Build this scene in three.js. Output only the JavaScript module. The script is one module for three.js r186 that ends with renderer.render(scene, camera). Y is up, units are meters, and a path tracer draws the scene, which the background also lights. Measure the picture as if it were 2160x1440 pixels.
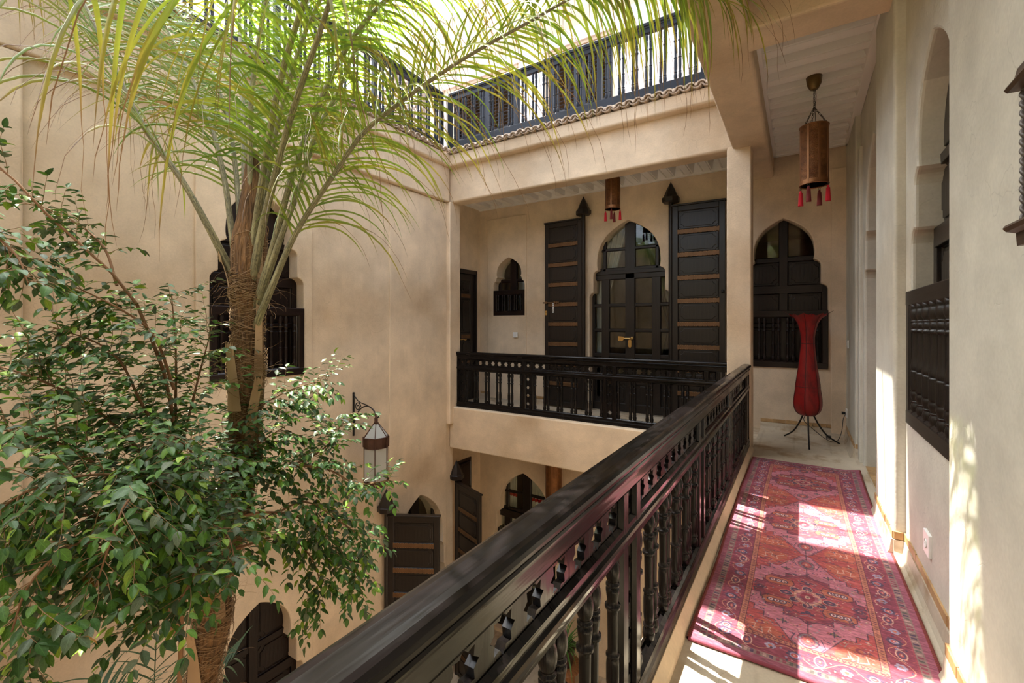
import * as THREE from 'three';
import { RoundedBoxGeometry } from 'three/addons/geometries/RoundedBoxGeometry.js';
import { mergeGeometries } from 'three/addons/utils/BufferGeometryUtils.js';

// ------------------------------------------------------------------ camera, sky, sun, exposure
const scene = new THREE.Scene();
const camera = new THREE.PerspectiveCamera(74.3166, 1.5, 0.05, 120);
camera.position.set(0, 1.3, 0);
camera.rotation.set(0, THREE.MathUtils.degToRad(32.576), 0);
camera.setViewOffset(2160, 1440, 0, 34, 2160, 1440);      // a level camera with the lens shifted a little
const renderer = new THREE.WebGLRenderer({ antialias: true });
renderer.toneMapping = THREE.LinearToneMapping;
renderer.toneMappingExposure = 2.5;
renderer.shadowMap.enabled = true;
{ // hazy summer sky: pale near the horizon, bluer overhead, with a broad bright haze around the sun
  const W = 128, H = 64, d = new Float32Array(W * H * 4), to = new THREE.Vector3(-0.48, 1, -0.15).normalize(), q = new THREE.Vector3();
  for (let j = 0; j < H; j++) for (let i = 0; i < W; i++) {
    const el = (j + 0.5) / H * Math.PI - Math.PI / 2, az = ((i + 0.5) / W - 0.5) * 2 * Math.PI, k = Math.max(0, Math.sin(el));
    q.set(Math.cos(el) * Math.cos(az), Math.sin(el), Math.cos(el) * Math.sin(az));
    const haze = 3.3 * Math.exp(-Math.pow(q.angleTo(to) / 0.62, 2));
    d.set([0.60 - 0.16 * k + haze, 0.66 - 0.10 * k + haze * 0.97, 0.78 - 0.02 * k + haze * 0.92, 1], (j * W + i) * 4);
  }
  const sky = new THREE.DataTexture(d, W, H, THREE.RGBAFormat, THREE.FloatType);
  sky.mapping = THREE.EquirectangularReflectionMapping; sky.magFilter = THREE.LinearFilter; sky.wrapS = THREE.RepeatWrapping; sky.needsUpdate = true;
  scene.background = sky; scene.environment = sky;
  scene.backgroundIntensity = 1.6; scene.environmentIntensity = 1.6;
}
const sun = new THREE.DirectionalLight(new THREE.Color(1.0, 0.95, 0.86), 8.5);
sun.position.set(-2 - 0.48 * 20, 20, -2.5 - 0.15 * 20); sun.target.position.set(-2, 0, -2.5);
sun.castShadow = true; sun.shadow.mapSize.set(4096, 4096);
Object.assign(sun.shadow.camera, { left: -9, right: 9, top: 9, bottom: -9, near: 1, far: 45 });
sun.name = 'sun'; scene.add(sun, sun.target);

// ------------------------------------------------------------------ helpers
const V = (x, y, z) => new THREE.Vector3(x, y, z);
function rngOf(seed) { let a = seed >>> 0; return () => { a = (a + 0x6d2b79f5) | 0; let t = Math.imul(a ^ (a >>> 15), 1 | a); t = (t + Math.imul(t ^ (t >>> 7), 61 | t)) ^ t; return ((t ^ (t >>> 14)) >>> 0) / 4294967296; }; }
const taken = new Map();
const numbered = (name) => { const n = taken.get(name) ?? 0; taken.set(name, n + 1); return n ? name + '_' + String(n).padStart(3, '0') : name; };
function flat(g) { // non-indexed, with position, normal and uv only
  let f = g.index ? g.toNonIndexed() : g;
  if (!f.attributes.normal) f.computeVertexNormals();
  if (!f.attributes.uv) f.setAttribute('uv', new THREE.BufferAttribute(new Float32Array(f.attributes.position.count * 2), 2));
  for (const k of Object.keys(f.attributes)) if (!['position', 'normal', 'uv'].includes(k)) f.deleteAttribute(k);
  f.morphAttributes = {}; f.clearGroups();
  return f;
}
function boxUV(g0, long = '') { // uv in metres, from the plane each face lies closest to
  const g = flat(g0), p = g.attributes.position, uv = new Float32Array(p.count * 2), a = V(0, 0, 0), b = V(0, 0, 0), c = V(0, 0, 0);
  for (let i = 0; i < p.count; i += 3) {
    a.fromBufferAttribute(p, i); b.fromBufferAttribute(p, i + 1); c.fromBufferAttribute(p, i + 2);
    const n = b.clone().sub(a).cross(c.clone().sub(a)), ax = Math.abs(n.x), ay = Math.abs(n.y), az = Math.abs(n.z);
    [a, b, c].forEach((q, k) => { let [u, v, first] = ax >= ay && ax >= az ? [q.z, q.y, 'z'] : ay >= az ? [q.x, q.z, 'x'] : [q.x, q.y, 'x']; if (first === long) [u, v] = [v, u]; uv[(i + k) * 2] = u; uv[(i + k) * 2 + 1] = v; });
  }
  g.setAttribute('uv', new THREE.BufferAttribute(uv, 2));
  return g;
}
const join = (list) => mergeGeometries(list.map(flat), false);
const M4 = (x, y, z, rx = 0, ry = 0, rz = 0, s = 1) => new THREE.Matrix4().compose(V(x, y, z), new THREE.Quaternion().setFromEuler(new THREE.Euler(rx, ry, rz)), typeof s === 'number' ? V(s, s, s) : s);
const put = (g, x, y, z, rx, ry, rz, s) => g.clone().applyMatrix4(M4(x, y, z, rx, ry, rz, s));
// a box between two corners, its edges rounded by r
function box(x0, x1, y0, y1, z0, z1, r = 0.004) {
  const w = Math.abs(x1 - x0), h = Math.abs(y1 - y0), d = Math.abs(z1 - z0);
  r = Math.min(r, w * 0.45, h * 0.45, d * 0.45);
  const g = r > 0 ? new RoundedBoxGeometry(w, h, d, r > 0.012 ? 3 : 1, r) : new THREE.BoxGeometry(w, h, d);
  g.translate((x0 + x1) / 2, (y0 + y1) / 2, (z0 + z1) / 2);
  return boxUV(g, w > h && w > d ? 'x' : d > h && d > w ? 'z' : 'y');   // grain runs along the longest side
}
function mesh(name, g, m, parent) { const o = new THREE.Mesh(g, m); o.name = parent ? partName(parent, name) : numbered(name); (parent ?? scene).add(o); return o; }
function partName(parent, name) { const c = (parent.userData_count ??= new Map()), n = c.get(name) ?? 0; c.set(name, n + 1); return n ? name + '_' + String(n).padStart(3, '0') : name; }
function tag(o, label, category, group, kind) { o.userData.label = label; o.userData.category = category; if (group) o.userData.group = group; if (kind) o.userData.kind = kind; return o; }
function thing(name, label, category, pos = [0, 0, 0], turn = 0, group, kind) { const o = new THREE.Group(); o.name = numbered(name); o.position.set(...pos); o.rotation.y = turn; scene.add(o); return tag(o, label, category, group, kind); }
function copyOf(src, label, pos, turn) { const o = src.clone(); o.name = numbered(src.name.replace(/_\d{3}$/, '')); o.position.set(...pos); o.rotation.y = turn; scene.add(o); if (label) o.userData.label = label; return o; }
const struct = (name, label, category, g, m) => tag(mesh(name, g, m), label, category, null, 'structure');
const shapeOf = (pts) => new THREE.Shape(pts.map(([x, y]) => new THREE.Vector2(x, y)));
const pathOf = (pts) => new THREE.Path(pts.map(([x, y]) => new THREE.Vector2(x, y)));
// outline (with holes) pushed out to a depth, its rims rounded; lies between z = 0 and z = depth
function slab(pts, holes, depth, bevel = 0.012, seg = 2) {
  const s = shapeOf(pts); for (const h of holes) s.holes.push(pathOf(h));
  const g = new THREE.ExtrudeGeometry(s, { depth: depth - 2 * bevel, bevelEnabled: bevel > 0, bevelThickness: bevel, bevelSize: bevel, bevelOffset: -bevel, bevelSegments: seg, curveSegments: 8 });
  g.translate(0, 0, bevel);
  return g;
}
// cross-section in (z, y) carried along x from 0 to L
function run(pts, L) { const g = new THREE.ExtrudeGeometry(shapeOf(pts.map(([z, y]) => [-z, y])), { depth: L, bevelEnabled: false }); g.rotateY(Math.PI / 2); return boxUV(g, 'x'); }
// tapered tube along a list of points; rf(t) gives the radius
function tube(pts, rf, n = 24, sides = 8, closed = false) {
  const c = pts.getPointAt ? pts : new THREE.CatmullRomCurve3(pts.map((p) => (p.isVector3 ? p : V(...p))), closed), fr = c.computeFrenetFrames(n, closed), P = [], N = [], U = [], I = [], L = c.getLength();
  for (let i = 0; i <= n; i++) {
    const t = i / n, q = c.getPointAt(t);
    for (let j = 0; j <= sides; j++) {
      const a = j / sides * Math.PI * 2, r = rf(t, a), d = fr.normals[i].clone().multiplyScalar(Math.cos(a)).addScaledVector(fr.binormals[i], Math.sin(a));
      P.push(q.x + d.x * r, q.y + d.y * r, q.z + d.z * r); N.push(d.x, d.y, d.z); U.push(j / sides, t * L);
    }
  }
  for (let i = 0; i < n; i++) for (let j = 0; j < sides; j++) { const a = i * (sides + 1) + j, b = a + sides + 1; I.push(a, a + 1, b, b, a + 1, b + 1); }
  const g = new THREE.BufferGeometry();
  g.setAttribute('position', new THREE.Float32BufferAttribute(P, 3)); g.setAttribute('normal', new THREE.Float32BufferAttribute(N, 3)); g.setAttribute('uv', new THREE.Float32BufferAttribute(U, 2)); g.setIndex(I);
  return g;
}
const facet = (g) => { const f = flat(g); f.computeVertexNormals(); return f; };
const lathe = (pts, seg = 20) => new THREE.LatheGeometry(pts.map(([r, y]) => new THREE.Vector2(r, y)), seg);
// a mitred sloping frame around an opening: outer w x h in front, stepping in by m and back by d
function mitre(cx, cy, w, h, m, d, z) {
  const o = [[-w / 2, -h / 2], [w / 2, -h / 2], [w / 2, h / 2], [-w / 2, h / 2]], n = [[-w / 2 + m, -h / 2 + m], [w / 2 - m, -h / 2 + m], [w / 2 - m, h / 2 - m], [-w / 2 + m, h / 2 - m]], P = [];
  for (let i = 0; i < 4; i++) { const j = (i + 1) % 4, a = [...o[i], 0], b = [...o[j], 0], c = [...n[j], -d], e = [...n[i], -d]; P.push(...a, ...b, ...c, ...a, ...c, ...e); }
  const g = new THREE.BufferGeometry(); g.setAttribute('position', new THREE.Float32BufferAttribute(P.map((v, k) => v + [cx, cy, z][k % 3]), 3)); g.computeVertexNormals();
  return boxUV(g);
}

// ------------------------------------------------------------------ textures and materials
const hash = (() => { const r = rngOf(7), t = new Float32Array(65536); for (let i = 0; i < 65536; i++) t[i] = r(); return (x, y, s) => t[((x * 131 + y * 1733 + s * 4219) ^ (y * 57 + x * 7)) & 65535]; })();
const mod = (a, n) => ((a % n) + n) % n;
function noise(x, y, period, s) { const xi = Math.floor(x), yi = Math.floor(y), fx = x - xi, fy = y - yi, u = fx * fx * (3 - 2 * fx), v = fy * fy * (3 - 2 * fy), x0 = mod(xi, period), x1 = mod(xi + 1, period), y0 = mod(yi, period), y1 = mod(yi + 1, period); return (hash(x0, y0, s) * (1 - u) + hash(x1, y0, s) * u) * (1 - v) + (hash(x0, y1, s) * (1 - u) + hash(x1, y1, s) * u) * v; }
function fbm(x, y, period, oct, s) { let a = 0.5, t = 0, n = 0; for (let o = 0; o < oct; o++) { t += a * noise(x, y, period, s + o * 13); n += a; x *= 2; y *= 2; period *= 2; a *= 0.55; } return t / n; }
function dataTex(size, fn, srgb = true, sy = size) {
  const d = new Uint8Array(size * sy * 4);
  for (let j = 0; j < sy; j++) for (let i = 0; i < size; i++) { const c = fn(i / size, j / sy); for (let k = 0; k < 3; k++) d[(j * size + i) * 4 + k] = Math.max(0, Math.min(255, Math.round(255 * (c.length ? c[k] : c)))); d[(j * size + i) * 4 + 3] = 255; }
  const t = new THREE.DataTexture(d, size, sy); t.wrapS = t.wrapT = THREE.RepeatWrapping; t.magFilter = THREE.LinearFilter; t.minFilter = THREE.LinearMipmapLinearFilter; t.generateMipmaps = true;
  if (srgb) t.colorSpace = THREE.SRGBColorSpace; t.needsUpdate = true;
  return t;
}
const scaled = (t, rx, ry = rx) => { const c = t.clone(); c.repeat.set(rx, ry); c.needsUpdate = true; return c; };
// trowelled lime plaster: broad blotches, trowel sweeps, hair cracks
const crackMask = (() => {
  const n = 1024, m = new Float32Array(n * n), r = rngOf(91);
  for (let k = 0; k < 34; k++) { let x = r() * n, y = r() * n, a = r() * 6.28; const L = 80 + r() * 260, s = 0.25 + r() * 0.55; for (let i = 0; i < L; i++) { a += (r() - 0.5) * 0.7; x += Math.cos(a); y += Math.sin(a); m[mod(Math.round(y), n) * n + mod(Math.round(x), n)] = s; } }
  return (u, v) => m[Math.floor(v * n) * n + Math.floor(u * n)];
})();
const plasterMap = dataTex(1024, (u, v) => {
  const big = fbm(u * 3, v * 3, 3, 5, 1) - 0.5, mid = fbm(u * 12 + big * 2, v * 12, 12, 4, 40) - 0.5, streak = fbm(u * 40, v * 8, 8, 3, 80) - 0.5, fine = noise(u * 300, v * 300, 300, 5) - 0.5;
  const k = 0.88 + big * 0.24 + mid * 0.13 + streak * 0.04 + fine * 0.035 - crackMask(u, v) * 0.12;
  return [k * 1.0, k * (0.995 - Math.max(0, -big) * 0.10), k * (0.985 - Math.max(0, -big) * 0.22)];
});
const floorMap = dataTex(1024, (u, v) => { // smoothed cement with brown scuffs and stains
  const big = fbm(u * 4, v * 4, 4, 5, 201), st = Math.max(0, fbm(u * 7 + big, v * 7, 7, 5, 230) - 0.53) * 2.6, fine = noise(u * 260, v * 260, 260, 6) - 0.5, sc = Math.max(0, fbm(u * 30, v * 6, 6, 3, 260) - 0.66) * 1.2, k = 0.86 + (big - 0.5) * 0.22 + fine * 0.04 - crackMask(u, v) * 0.2;
  return [k * (1 - st * 0.30 - sc * 0.3), k * (1 - st * 0.42 - sc * 0.36), k * (1 - st * 0.58 - sc * 0.42)];
});
const plasterBump = dataTex(1024, (u, v) => 0.5 + (fbm(u * 9, v * 9, 9, 5, 21) - 0.5) * 0.7 + (noise(u * 180, v * 180, 180, 3) - 0.5) * 0.12 - crackMask(u, v) * 0.3, false);
const woodMap = dataTex(512, (u, v) => { const g = fbm(u * 40, v * 3, 3, 4, 3), f = noise(u * 200, v * 10, 10, 9), k = 0.62 + g * 0.5 + (f - 0.5) * 0.12; return [k, k * 0.97, k * 0.95]; });
const woodBump = dataTex(512, (u, v) => fbm(u * 60, v * 4, 4, 4, 17), false);
const std = (o) => new THREE.MeshStandardMaterial(o), phys = (o) => new THREE.MeshPhysicalMaterial(o);
const wornRough = dataTex(512, (u, v) => { const p = fbm(u * 5, v * 2, 5, 4, 101), g = fbm(u * 60, v * 4, 4, 3, 102); return 0.42 + (p - 0.5) * 1.1 + (g - 0.5) * 0.4; }, false);
const rgb = (r, g, b) => new THREE.Color().setRGB(r, g, b);
const plaster = (c, rough = 0.72, bump = 0.004) => std({ color: c, map: scaled(plasterMap, 0.42), bumpMap: scaled(plasterBump, 0.55), bumpScale: bump, roughness: rough });
const MAT = {
  wall: plaster(rgb(0.82, 0.66, 0.48)),
  beam: plaster(rgb(0.83, 0.66, 0.475)),
  pale: plaster(rgb(0.70, 0.67, 0.575), 0.6, 0.005),
  terracotta: plaster(rgb(0.26, 0.15, 0.10)),
  white: std({ color: rgb(0.80, 0.77, 0.73), roughness: 0.65 }),
  floor: std({ color: rgb(0.76, 0.65, 0.49), map: scaled(floorMap, 0.62), bumpMap: scaled(plasterBump, 0.55), bumpScale: 0.002, roughness: 0.5 }),
  wood: phys({ color: rgb(0.021, 0.0155, 0.0125), map: scaled(woodMap, 1.6), bumpMap: scaled(woodBump, 1.6), bumpScale: 0.0007, roughness: 0.36, specularIntensity: 0.8 }),
  woodRail: phys({ color: rgb(0.0085, 0.007, 0.007), map: scaled(woodMap, 1.3), bumpMap: scaled(woodBump, 1.3), bumpScale: 0.0006, roughness: 0.48, roughnessMap: scaled(wornRough, 1.1), specularIntensity: 0.36 }),
  woodRed: phys({ color: rgb(0.015, 0.0075, 0.006), map: scaled(woodMap, 1.6), bumpMap: scaled(woodBump, 1.6), bumpScale: 0.001, roughness: 0.30, specularIntensity: 0.6 }),
  paint: phys({ color: rgb(0.014, 0.019, 0.030), map: scaled(woodMap, 1.3), roughness: 0.40, specularIntensity: 0.6 }),
  strap: std({ color: rgb(0.20, 0.105, 0.048), metalness: 0.55, roughness: 0.5, map: scaled(plasterMap, 6) }),
  stud: std({ color: rgb(0.34, 0.20, 0.10), metalness: 0.8, roughness: 0.38 }),
  copper: std({ color: rgb(0.24, 0.105, 0.042), metalness: 0.75, roughness: 0.42 }),
  brass: std({ color: rgb(0.62, 0.40, 0.14), metalness: 0.9, roughness: 0.3 }),
  iron: std({ color: rgb(0.025, 0.022, 0.02), metalness: 0.5, roughness: 0.5 }),
  rust: std({ color: rgb(0.10, 0.045, 0.028), metalness: 0.4, roughness: 0.6, map: scaled(plasterMap, 5) }),
  glass: phys({ color: rgb(0.93, 0.96, 0.94), transmission: 1, thickness: 0, roughness: 0.03, ior: 1.5 }),
  frosted: phys({ color: rgb(0.55, 0.56, 0.52), transmission: 0.35, thickness: 0, roughness: 0.65 }),
  cloth: std({ color: rgb(0.50, 0.48, 0.44), roughness: 0.95, side: THREE.DoubleSide }),
  plastic: std({ color: rgb(0.80, 0.79, 0.76), roughness: 0.35 }),
  black: std({ color: rgb(0.012, 0.012, 0.013), roughness: 0.45 }),
  tileOchre: [0, 1, 2].map((i) => std({ color: rgb(0.52 + i * 0.05, 0.32 + i * 0.035, 0.14 + i * 0.02), roughness: 0.45, map: scaled(plasterMap, 3) })),
  clay: [0, 1, 2].map((i) => std({ color: rgb(0.56 + i * 0.06, 0.46 + i * 0.05, 0.37 + i * 0.05), roughness: 0.85, map: scaled(plasterMap, 4) })),
};

// ------------------------------------------------------------------ arch outlines (Moroccan stepped arch), right half mirrored
// h: half widths at base, after the first step, at the arch foot, at the bulge; y: sill, first step, second step, bulge, apex
function archOutline(cx, [hb, h2, h3, hm], [y0, y1, y2, y3, ya]) {
  const R = [[hb, y0], [hb, y1]];
  const bow = (a, b, c, n) => { for (let i = 1; i <= n; i++) { const t = i / n, k = 1 - t; R.push([k * k * a[0] + 2 * k * t * b[0] + t * t * c[0], k * k * a[1] + 2 * k * t * b[1] + t * t * c[1]]); } };
  bow([hb, y1], [hb - 0.012, y1 + 0.055], [h2 + 0.012, y1 + 0.062], 5); R.push([h2, y1 + 0.075], [h2, y2]);
  bow([h2, y2], [h2 - 0.012, y2 + 0.05], [h3 + 0.02, y2 + 0.06], 5); R.push([h3, y2 + 0.075]);
  bow([h3, y2 + 0.075], [hm + 0.01, (y2 + y3) / 2 + 0.03], [hm, y3], 4);
  const s = ya - y3; bow([hm, y3], [hm * 0.985, y3 + s * 0.38], [hm * 0.66, y3 + s * 0.66], 7); bow([hm * 0.66, y3 + s * 0.66], [hm * 0.34, y3 + s * 0.895], [0, ya], 7);
  const L = R.slice(0, -1).map(([x, y]) => [-x, y]).reverse();
  return [...R, ...L].map(([x, y]) => [x + cx, y]);
}
const WIN_H = [0.455, 0.385, 0.310, 0.318], WIN_Y = [0.8, 1.735, 2.03, 2.24, 2.62];
const DOOR_H = [0.6, 0.535, 0.462, 0.470], DOOR_Y = [0.0, 1.735, 2.07, 2.3, 2.85];
const lift = (a, dy) => a.map((y) => y + dy);
const GF = -4.05;                                                     // level of the ground floor
const rect = (x0, x1, y0, y1) => [[x0, y0], [x1, y0], [x1, y1], [x0, y1]];
const onBack = (g, D) => g.translate(0, 0, -D);                       // front of the slab is put at depth D by the caller
const facingRight = (g, X) => { g.rotateY(Math.PI / 2); g.translate(X, 0, 0); return boxUV(g); };   // shape x becomes depth, thickness grows to +X from X
const B3 = (x0, x1, y0, y1, d0, d1, r) => box(x0, x1, y0, y1, -d1, -d0, r);                           // box given by depths

// ------------------------------------------------------------------ the setting: walls, floors, beams
const smallWin = archOutline(-4.21, [0.316, 0.27, 0.232, 0.25], [1.47, 2.0, 2.06, 2.2, 2.465]);
{ // back wall, both storeys
  const g = slab(rect(-5.1, 0.85, GF, 3.75), [archOutline(-3.93, DOOR_H, lift([0.06, ...DOOR_Y.slice(1)], GF)), smallWin, archOutline(-2.135, DOOR_H, [0.0, ...DOOR_Y.slice(1)]), archOutline(-0.173, WIN_H, WIN_Y)], 0.24, 0.014);
  struct('wall_back', 'tan plaster back wall behind both galleries with arched openings', 'wall', boxUV(g.translate(0, 0, -6.74)), MAT.wall);
  const p = slab(rect(-4.66, -3.86, 0.0, 3.16), [smallWin], 0.04, 0.008);
  struct('trim_1', 'shallow raised plaster panel around the small balustered window', 'wall panel', boxUV(p.translate(0, 0, -6.5 - 0.022)), MAT.wall);
  struct('trim_2', 'shallow raised plaster panel right of the arched window behind the red lamp', 'wall panel', B3(0.31, 0.47, 0.0, 3.14, 6.482, 6.52, 0.008), MAT.wall);
}
const leftWin = archOutline(2.408, WIN_H, WIN_Y), leftLow = archOutline(2.40, WIN_H, lift(WIN_Y, GF)), leftDoor = archOutline(4.64, [0.52, 0.495, 0.46, 0.47], lift([0.06, 1.72, 2.05, 2.3, 2.97], GF));
{
  const g = slab(rect(-1.2, 5.36, GF, 3.75), [leftWin, leftLow, leftDoor], 0.3, 0.014);
  struct('wall_left', 'tall tan plaster courtyard wall at left behind the palm', 'wall', facingRight(g, -4.8), MAT.wall);
  const p = slab(rect(1.84, 2.965, GF, 3.14), [leftWin, leftLow], 0.045, 0.01);
  struct('trim_3', 'raised plaster strip around the window behind the palm trunk', 'wall panel', facingRight(p, -4.52), MAT.wall);
  struct('trim_4', 'slightly raised plaster field beside the hanging wall lantern', 'wall panel', facingRight(slab(rect(4.075, 5.19, GF, 3.14), [leftDoor], 0.035, 0.008), -4.52), MAT.wall);
  struct('beam', 'plaster band running along the top of the left courtyard wall', 'beam', B3(-4.56, -4.43, 3.15, 3.68, -1.2, 5.2, 0.02), MAT.beam);
  struct('pilaster', 'plaster pilaster in the far left corner of the courtyard', 'pilaster', join([B3(-4.6, -4.42, -0.19, 3.16, 5.19, 5.44, 0.02)]), MAT.beam);
  struct('pilaster', 'plaster pilaster at the left edge of the picture', 'pilaster', B3(-4.56, -4.44, GF, 3.15, -1.2, 0.79, 0.02), MAT.wall);
}
struct('wall_gallery', 'tan plaster end wall of the back gallery with the narrow panelled door', 'wall', facingRight(slab(rect(5.3, 6.6, GF, 3.75), [rect(5.87, 6.42, 0.0, 2.26)], 0.2, 0.01), -5.03), MAT.wall);
{ // right wall of the corridor, with window and doorway niches, and its pilasters
  const g = slab(rect(-2.3, 6.6, -0.4, 3.75), [archOutline(2.72, WIN_H, WIN_Y), archOutline(4.65, DOOR_H, [0.0, ...DOOR_Y.slice(1)])], 0.36, 0.02, 3);
  struct('wall_right', 'pale rough plaster wall along the right side of the corridor', 'wall', facingRight(g, 0.5), MAT.pale);
  struct('pilaster', 'pale plaster pilaster between the arched niche and the doorway', 'pilaster', B3(0.445, 0.56, 0.0, 3.4, 3.3, 4.0, 0.022), MAT.pale);
  struct('wall_near', 'pale plaster wall panel close to the camera at the right edge', 'wall', B3(0.455, 0.56, 0.0, 3.4, -2.3, 2.24, 0.02), MAT.pale);
  struct('pilaster', 'plaster wall end by the corner switches behind the red lamp', 'pilaster', B3(0.455, 0.56, 0.0, 3.4, 5.5, 6.6, 0.012), MAT.pale);
  struct('trim_5', 'stepped plaster edge strip beside the arched doorway', 'wall panel', B3(0.475, 0.56, 0.0, 3.0, 5.36, 5.5, 0.01), MAT.pale);
}
struct('wall_end', 'plaster end wall of the corridor behind the camera', 'wall', B3(-0.6, 0.9, -0.4, 3.75, -2.5, -2.2, 0), MAT.pale);
struct('wall_front', 'plaster courtyard wall behind the camera', 'wall', B3(-5.1, -0.5, GF, 3.75, -1.5, -1.2, 0), MAT.wall);
struct('wall_low', 'plaster wall of the ground floor under the corridor', 'wall', B3(0.1, 0.4, GF, -0.3, -2.2, 6.6, 0), MAT.wall);
// floors and slabs
struct('floor', 'smooth cream plaster floor of the upper corridor', 'floor', B3(-0.42, 0.86, -0.34, 0.0, -2.3, 6.6, 0), MAT.floor);
struct('floor_gallery', 'smooth cream plaster floor of the back gallery', 'floor', B3(-5.0, -0.42, -0.34, 0.0, 5.42, 6.6, 0), MAT.floor);
struct('floor_ground', 'beige floor of the courtyard a storey below', 'floor', B3(-5.2, 1.0, GF - 0.2, GF, -2.2, 7.0, 0), MAT.floor);
struct('beam', 'wide plaster edge beam under the back balustrade', 'beam', B3(-4.5, -0.42, -0.56, 0.065, 5.27, 5.48, 0.02), MAT.beam);
struct('beam', 'plaster edge beam and kerb under the near balustrade', 'beam', join([B3(-0.53, -0.40, -0.56, 0.02, -2.2, 5.30, 0.02), (() => { const g = run([[-0.065, -0.01], [0.068, -0.01], [0.060, 0.02], [0.034, 0.062], [-0.06, 0.064]], 7.5); g.rotateY(Math.PI / 2); g.translate(-0.465, 0, 2.2); return boxUV(g); })()]), MAT.beam);
struct('pillar', 'square plaster pillar where the two balustrades meet', 'pillar', B3(-0.652, -0.42, -0.5, 3.2, 5.24, 5.47, 0.018), MAT.beam);
struct('beam', 'tall plaster beam over the back gallery opening', 'beam', B3(-4.5, -0.5, 3.15, 3.72, 5.24, 5.47, 0.03), MAT.beam);
struct('beam', 'broad plaster beam above the near balustrade and pillar', 'beam', B3(-0.60, -0.27, 3.15, 3.72, -2.2, 6.52, 0.03), MAT.beam);
struct('beam', 'plaster cross beam over the corridor in front of the ribbed ceiling', 'beam', B3(-0.3, 0.56, 3.15, 3.45, 3.18, 3.45, 0.02), MAT.beam);
struct('ceiling', 'plain plaster ceiling of the corridor above the camera', 'ceiling', B3(-0.5, 0.86, 3.36, 3.46, -2.3, 3.3, 0), MAT.beam);
struct('ceiling_ground', 'plaster ceiling of the ground floor gallery', 'ceiling', B3(-5.0, 0.4, -0.42, -0.3, 5.4, 6.6, 0), MAT.wall);
struct('ledge', 'projecting plaster ledge above the back beam', 'ledge', B3(-4.5, -0.5, 3.655, 3.83, 5.12, 5.45, 0.03), MAT.beam);
struct('ledge', 'projecting plaster ledge above the left courtyard wall', 'ledge', B3(-4.62, -4.36, 3.655, 3.83, -1.2, 5.3, 0.03), MAT.beam);
struct('ledge', 'projecting plaster ledge above the beam at right', 'ledge', B3(-0.73, -0.5, 3.655, 3.83, -1.4, 5.3, 0.03), MAT.beam);
struct('floor_terrace', 'roof terrace slab around the open courtyard', 'floor', join([B3(-7.9, 1.2, 3.72, 3.9, 5.36, 7.3, 0), B3(-7.9, -4.56, 3.72, 3.9, -1.6, 5.36, 0), B3(-0.56, 1.2, 3.72, 3.9, -2.5, 5.36, 0), B3(-4.56, -0.56, 3.72, 3.9, -2.5, -1.25, 0)]), MAT.terracotta);
// the roof-terrace room behind the upper balustrade
struct('wall_terrace', 'sunlit beige plaster wall of the roof terrace room', 'wall', boxUV(slab(rect(-7.6, 1.2, 3.85, 7.55), [rect(-5.86, -4.34, 3.95, 6.02), rect(-3.72, -2.55, 3.95, 6.02)], 0.25, 0.01).translate(0, 0, -7.25)), MAT.wall);
struct('trim_6', 'white painted band along the roof terrace room', 'trim', join([B3(-7.6, 1.2, 6.08, 6.34, 6.97, 7.05, 0.01), B3(-4.3, -3.78, 3.9, 6.08, 6.975, 7.05, 0.01), B3(-2.5, 1.2, 3.9, 6.08, 6.975, 7.05, 0.01)]), MAT.white);
struct('wall_parapet', 'low plaster parapet on the far side of the left roof terrace', 'wall', B3(-7.9, -7.7, 3.85, 4.75, -1.6, 7.3, 0.02), MAT.wall);
// dim rooms behind the openings
function room(label, x0, x1, y0, y1, d0, d1, open) {
  const t = 0.05, L = [];
  if (open !== 'x0') L.push(B3(x0 - t, x0, y0, y1, d0, d1, 0)); if (open !== 'x1') L.push(B3(x1, x1 + t, y0, y1, d0, d1, 0));
  L.push(B3(x0, x1, y0 - t, y0, d0, d1, 0), B3(x0, x1, y1, y1 + t, d0, d1, 0));
  if (open !== 'd0') L.push(B3(x0, x1, y0, y1, d0 - t, d0, 0)); L.push(B3(x0, x1, y0, y1, d1, d1 + t, 0));
  struct('wall_room', label, 'room', join(L), MAT.wall);
}
room('dim room behind the main arched glass door', -3.3, -1.1, 0.0, 3.3, 6.74, 10.8, 'd0');
room('dim room behind the small balustered window', -4.9, -3.4, 0.9, 3.0, 6.74, 10.0, 'd0');
room('dim room behind the arched window next to the red lamp', -0.9, 0.7, 0.4, 3.0, 6.74, 10.5, 'd0');
room('dim room behind the ground floor arched door', -4.9, -2.9, GF, -0.6, 6.74, 10.0, 'd0');
room('dim room behind the window behind the palm', -5.6, -4.8, 0.4, 3.0, 1.6, 3.2, 'x1');
room('dim room behind the ground floor window at left', -6.0, -4.8, GF + 0.3, -0.9, 1.5, 3.3, 'x1');
room('dim room behind the ground floor arch by the wall lantern', -6.0, -4.8, GF, -0.7, 3.9, 5.3, 'x1');
room('dim room behind the corridor doorway', 0.86, 2.6, 0.0, 3.2, 3.9, 5.5, 'x0');
room('dim room behind the corridor window niche', 0.86, 1.6, 0.3, 3.1, 2.0, 3.4, 'x0');
room('room behind the louvred shutters of the roof terrace', -6.3, -2.2, 3.95, 6.4, 7.26, 9.5, 'd0');
room('dim room behind the narrow gallery door', -5.6, -5.03, 0.0, 2.5, 5.7, 6.6, 'x1');

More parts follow.
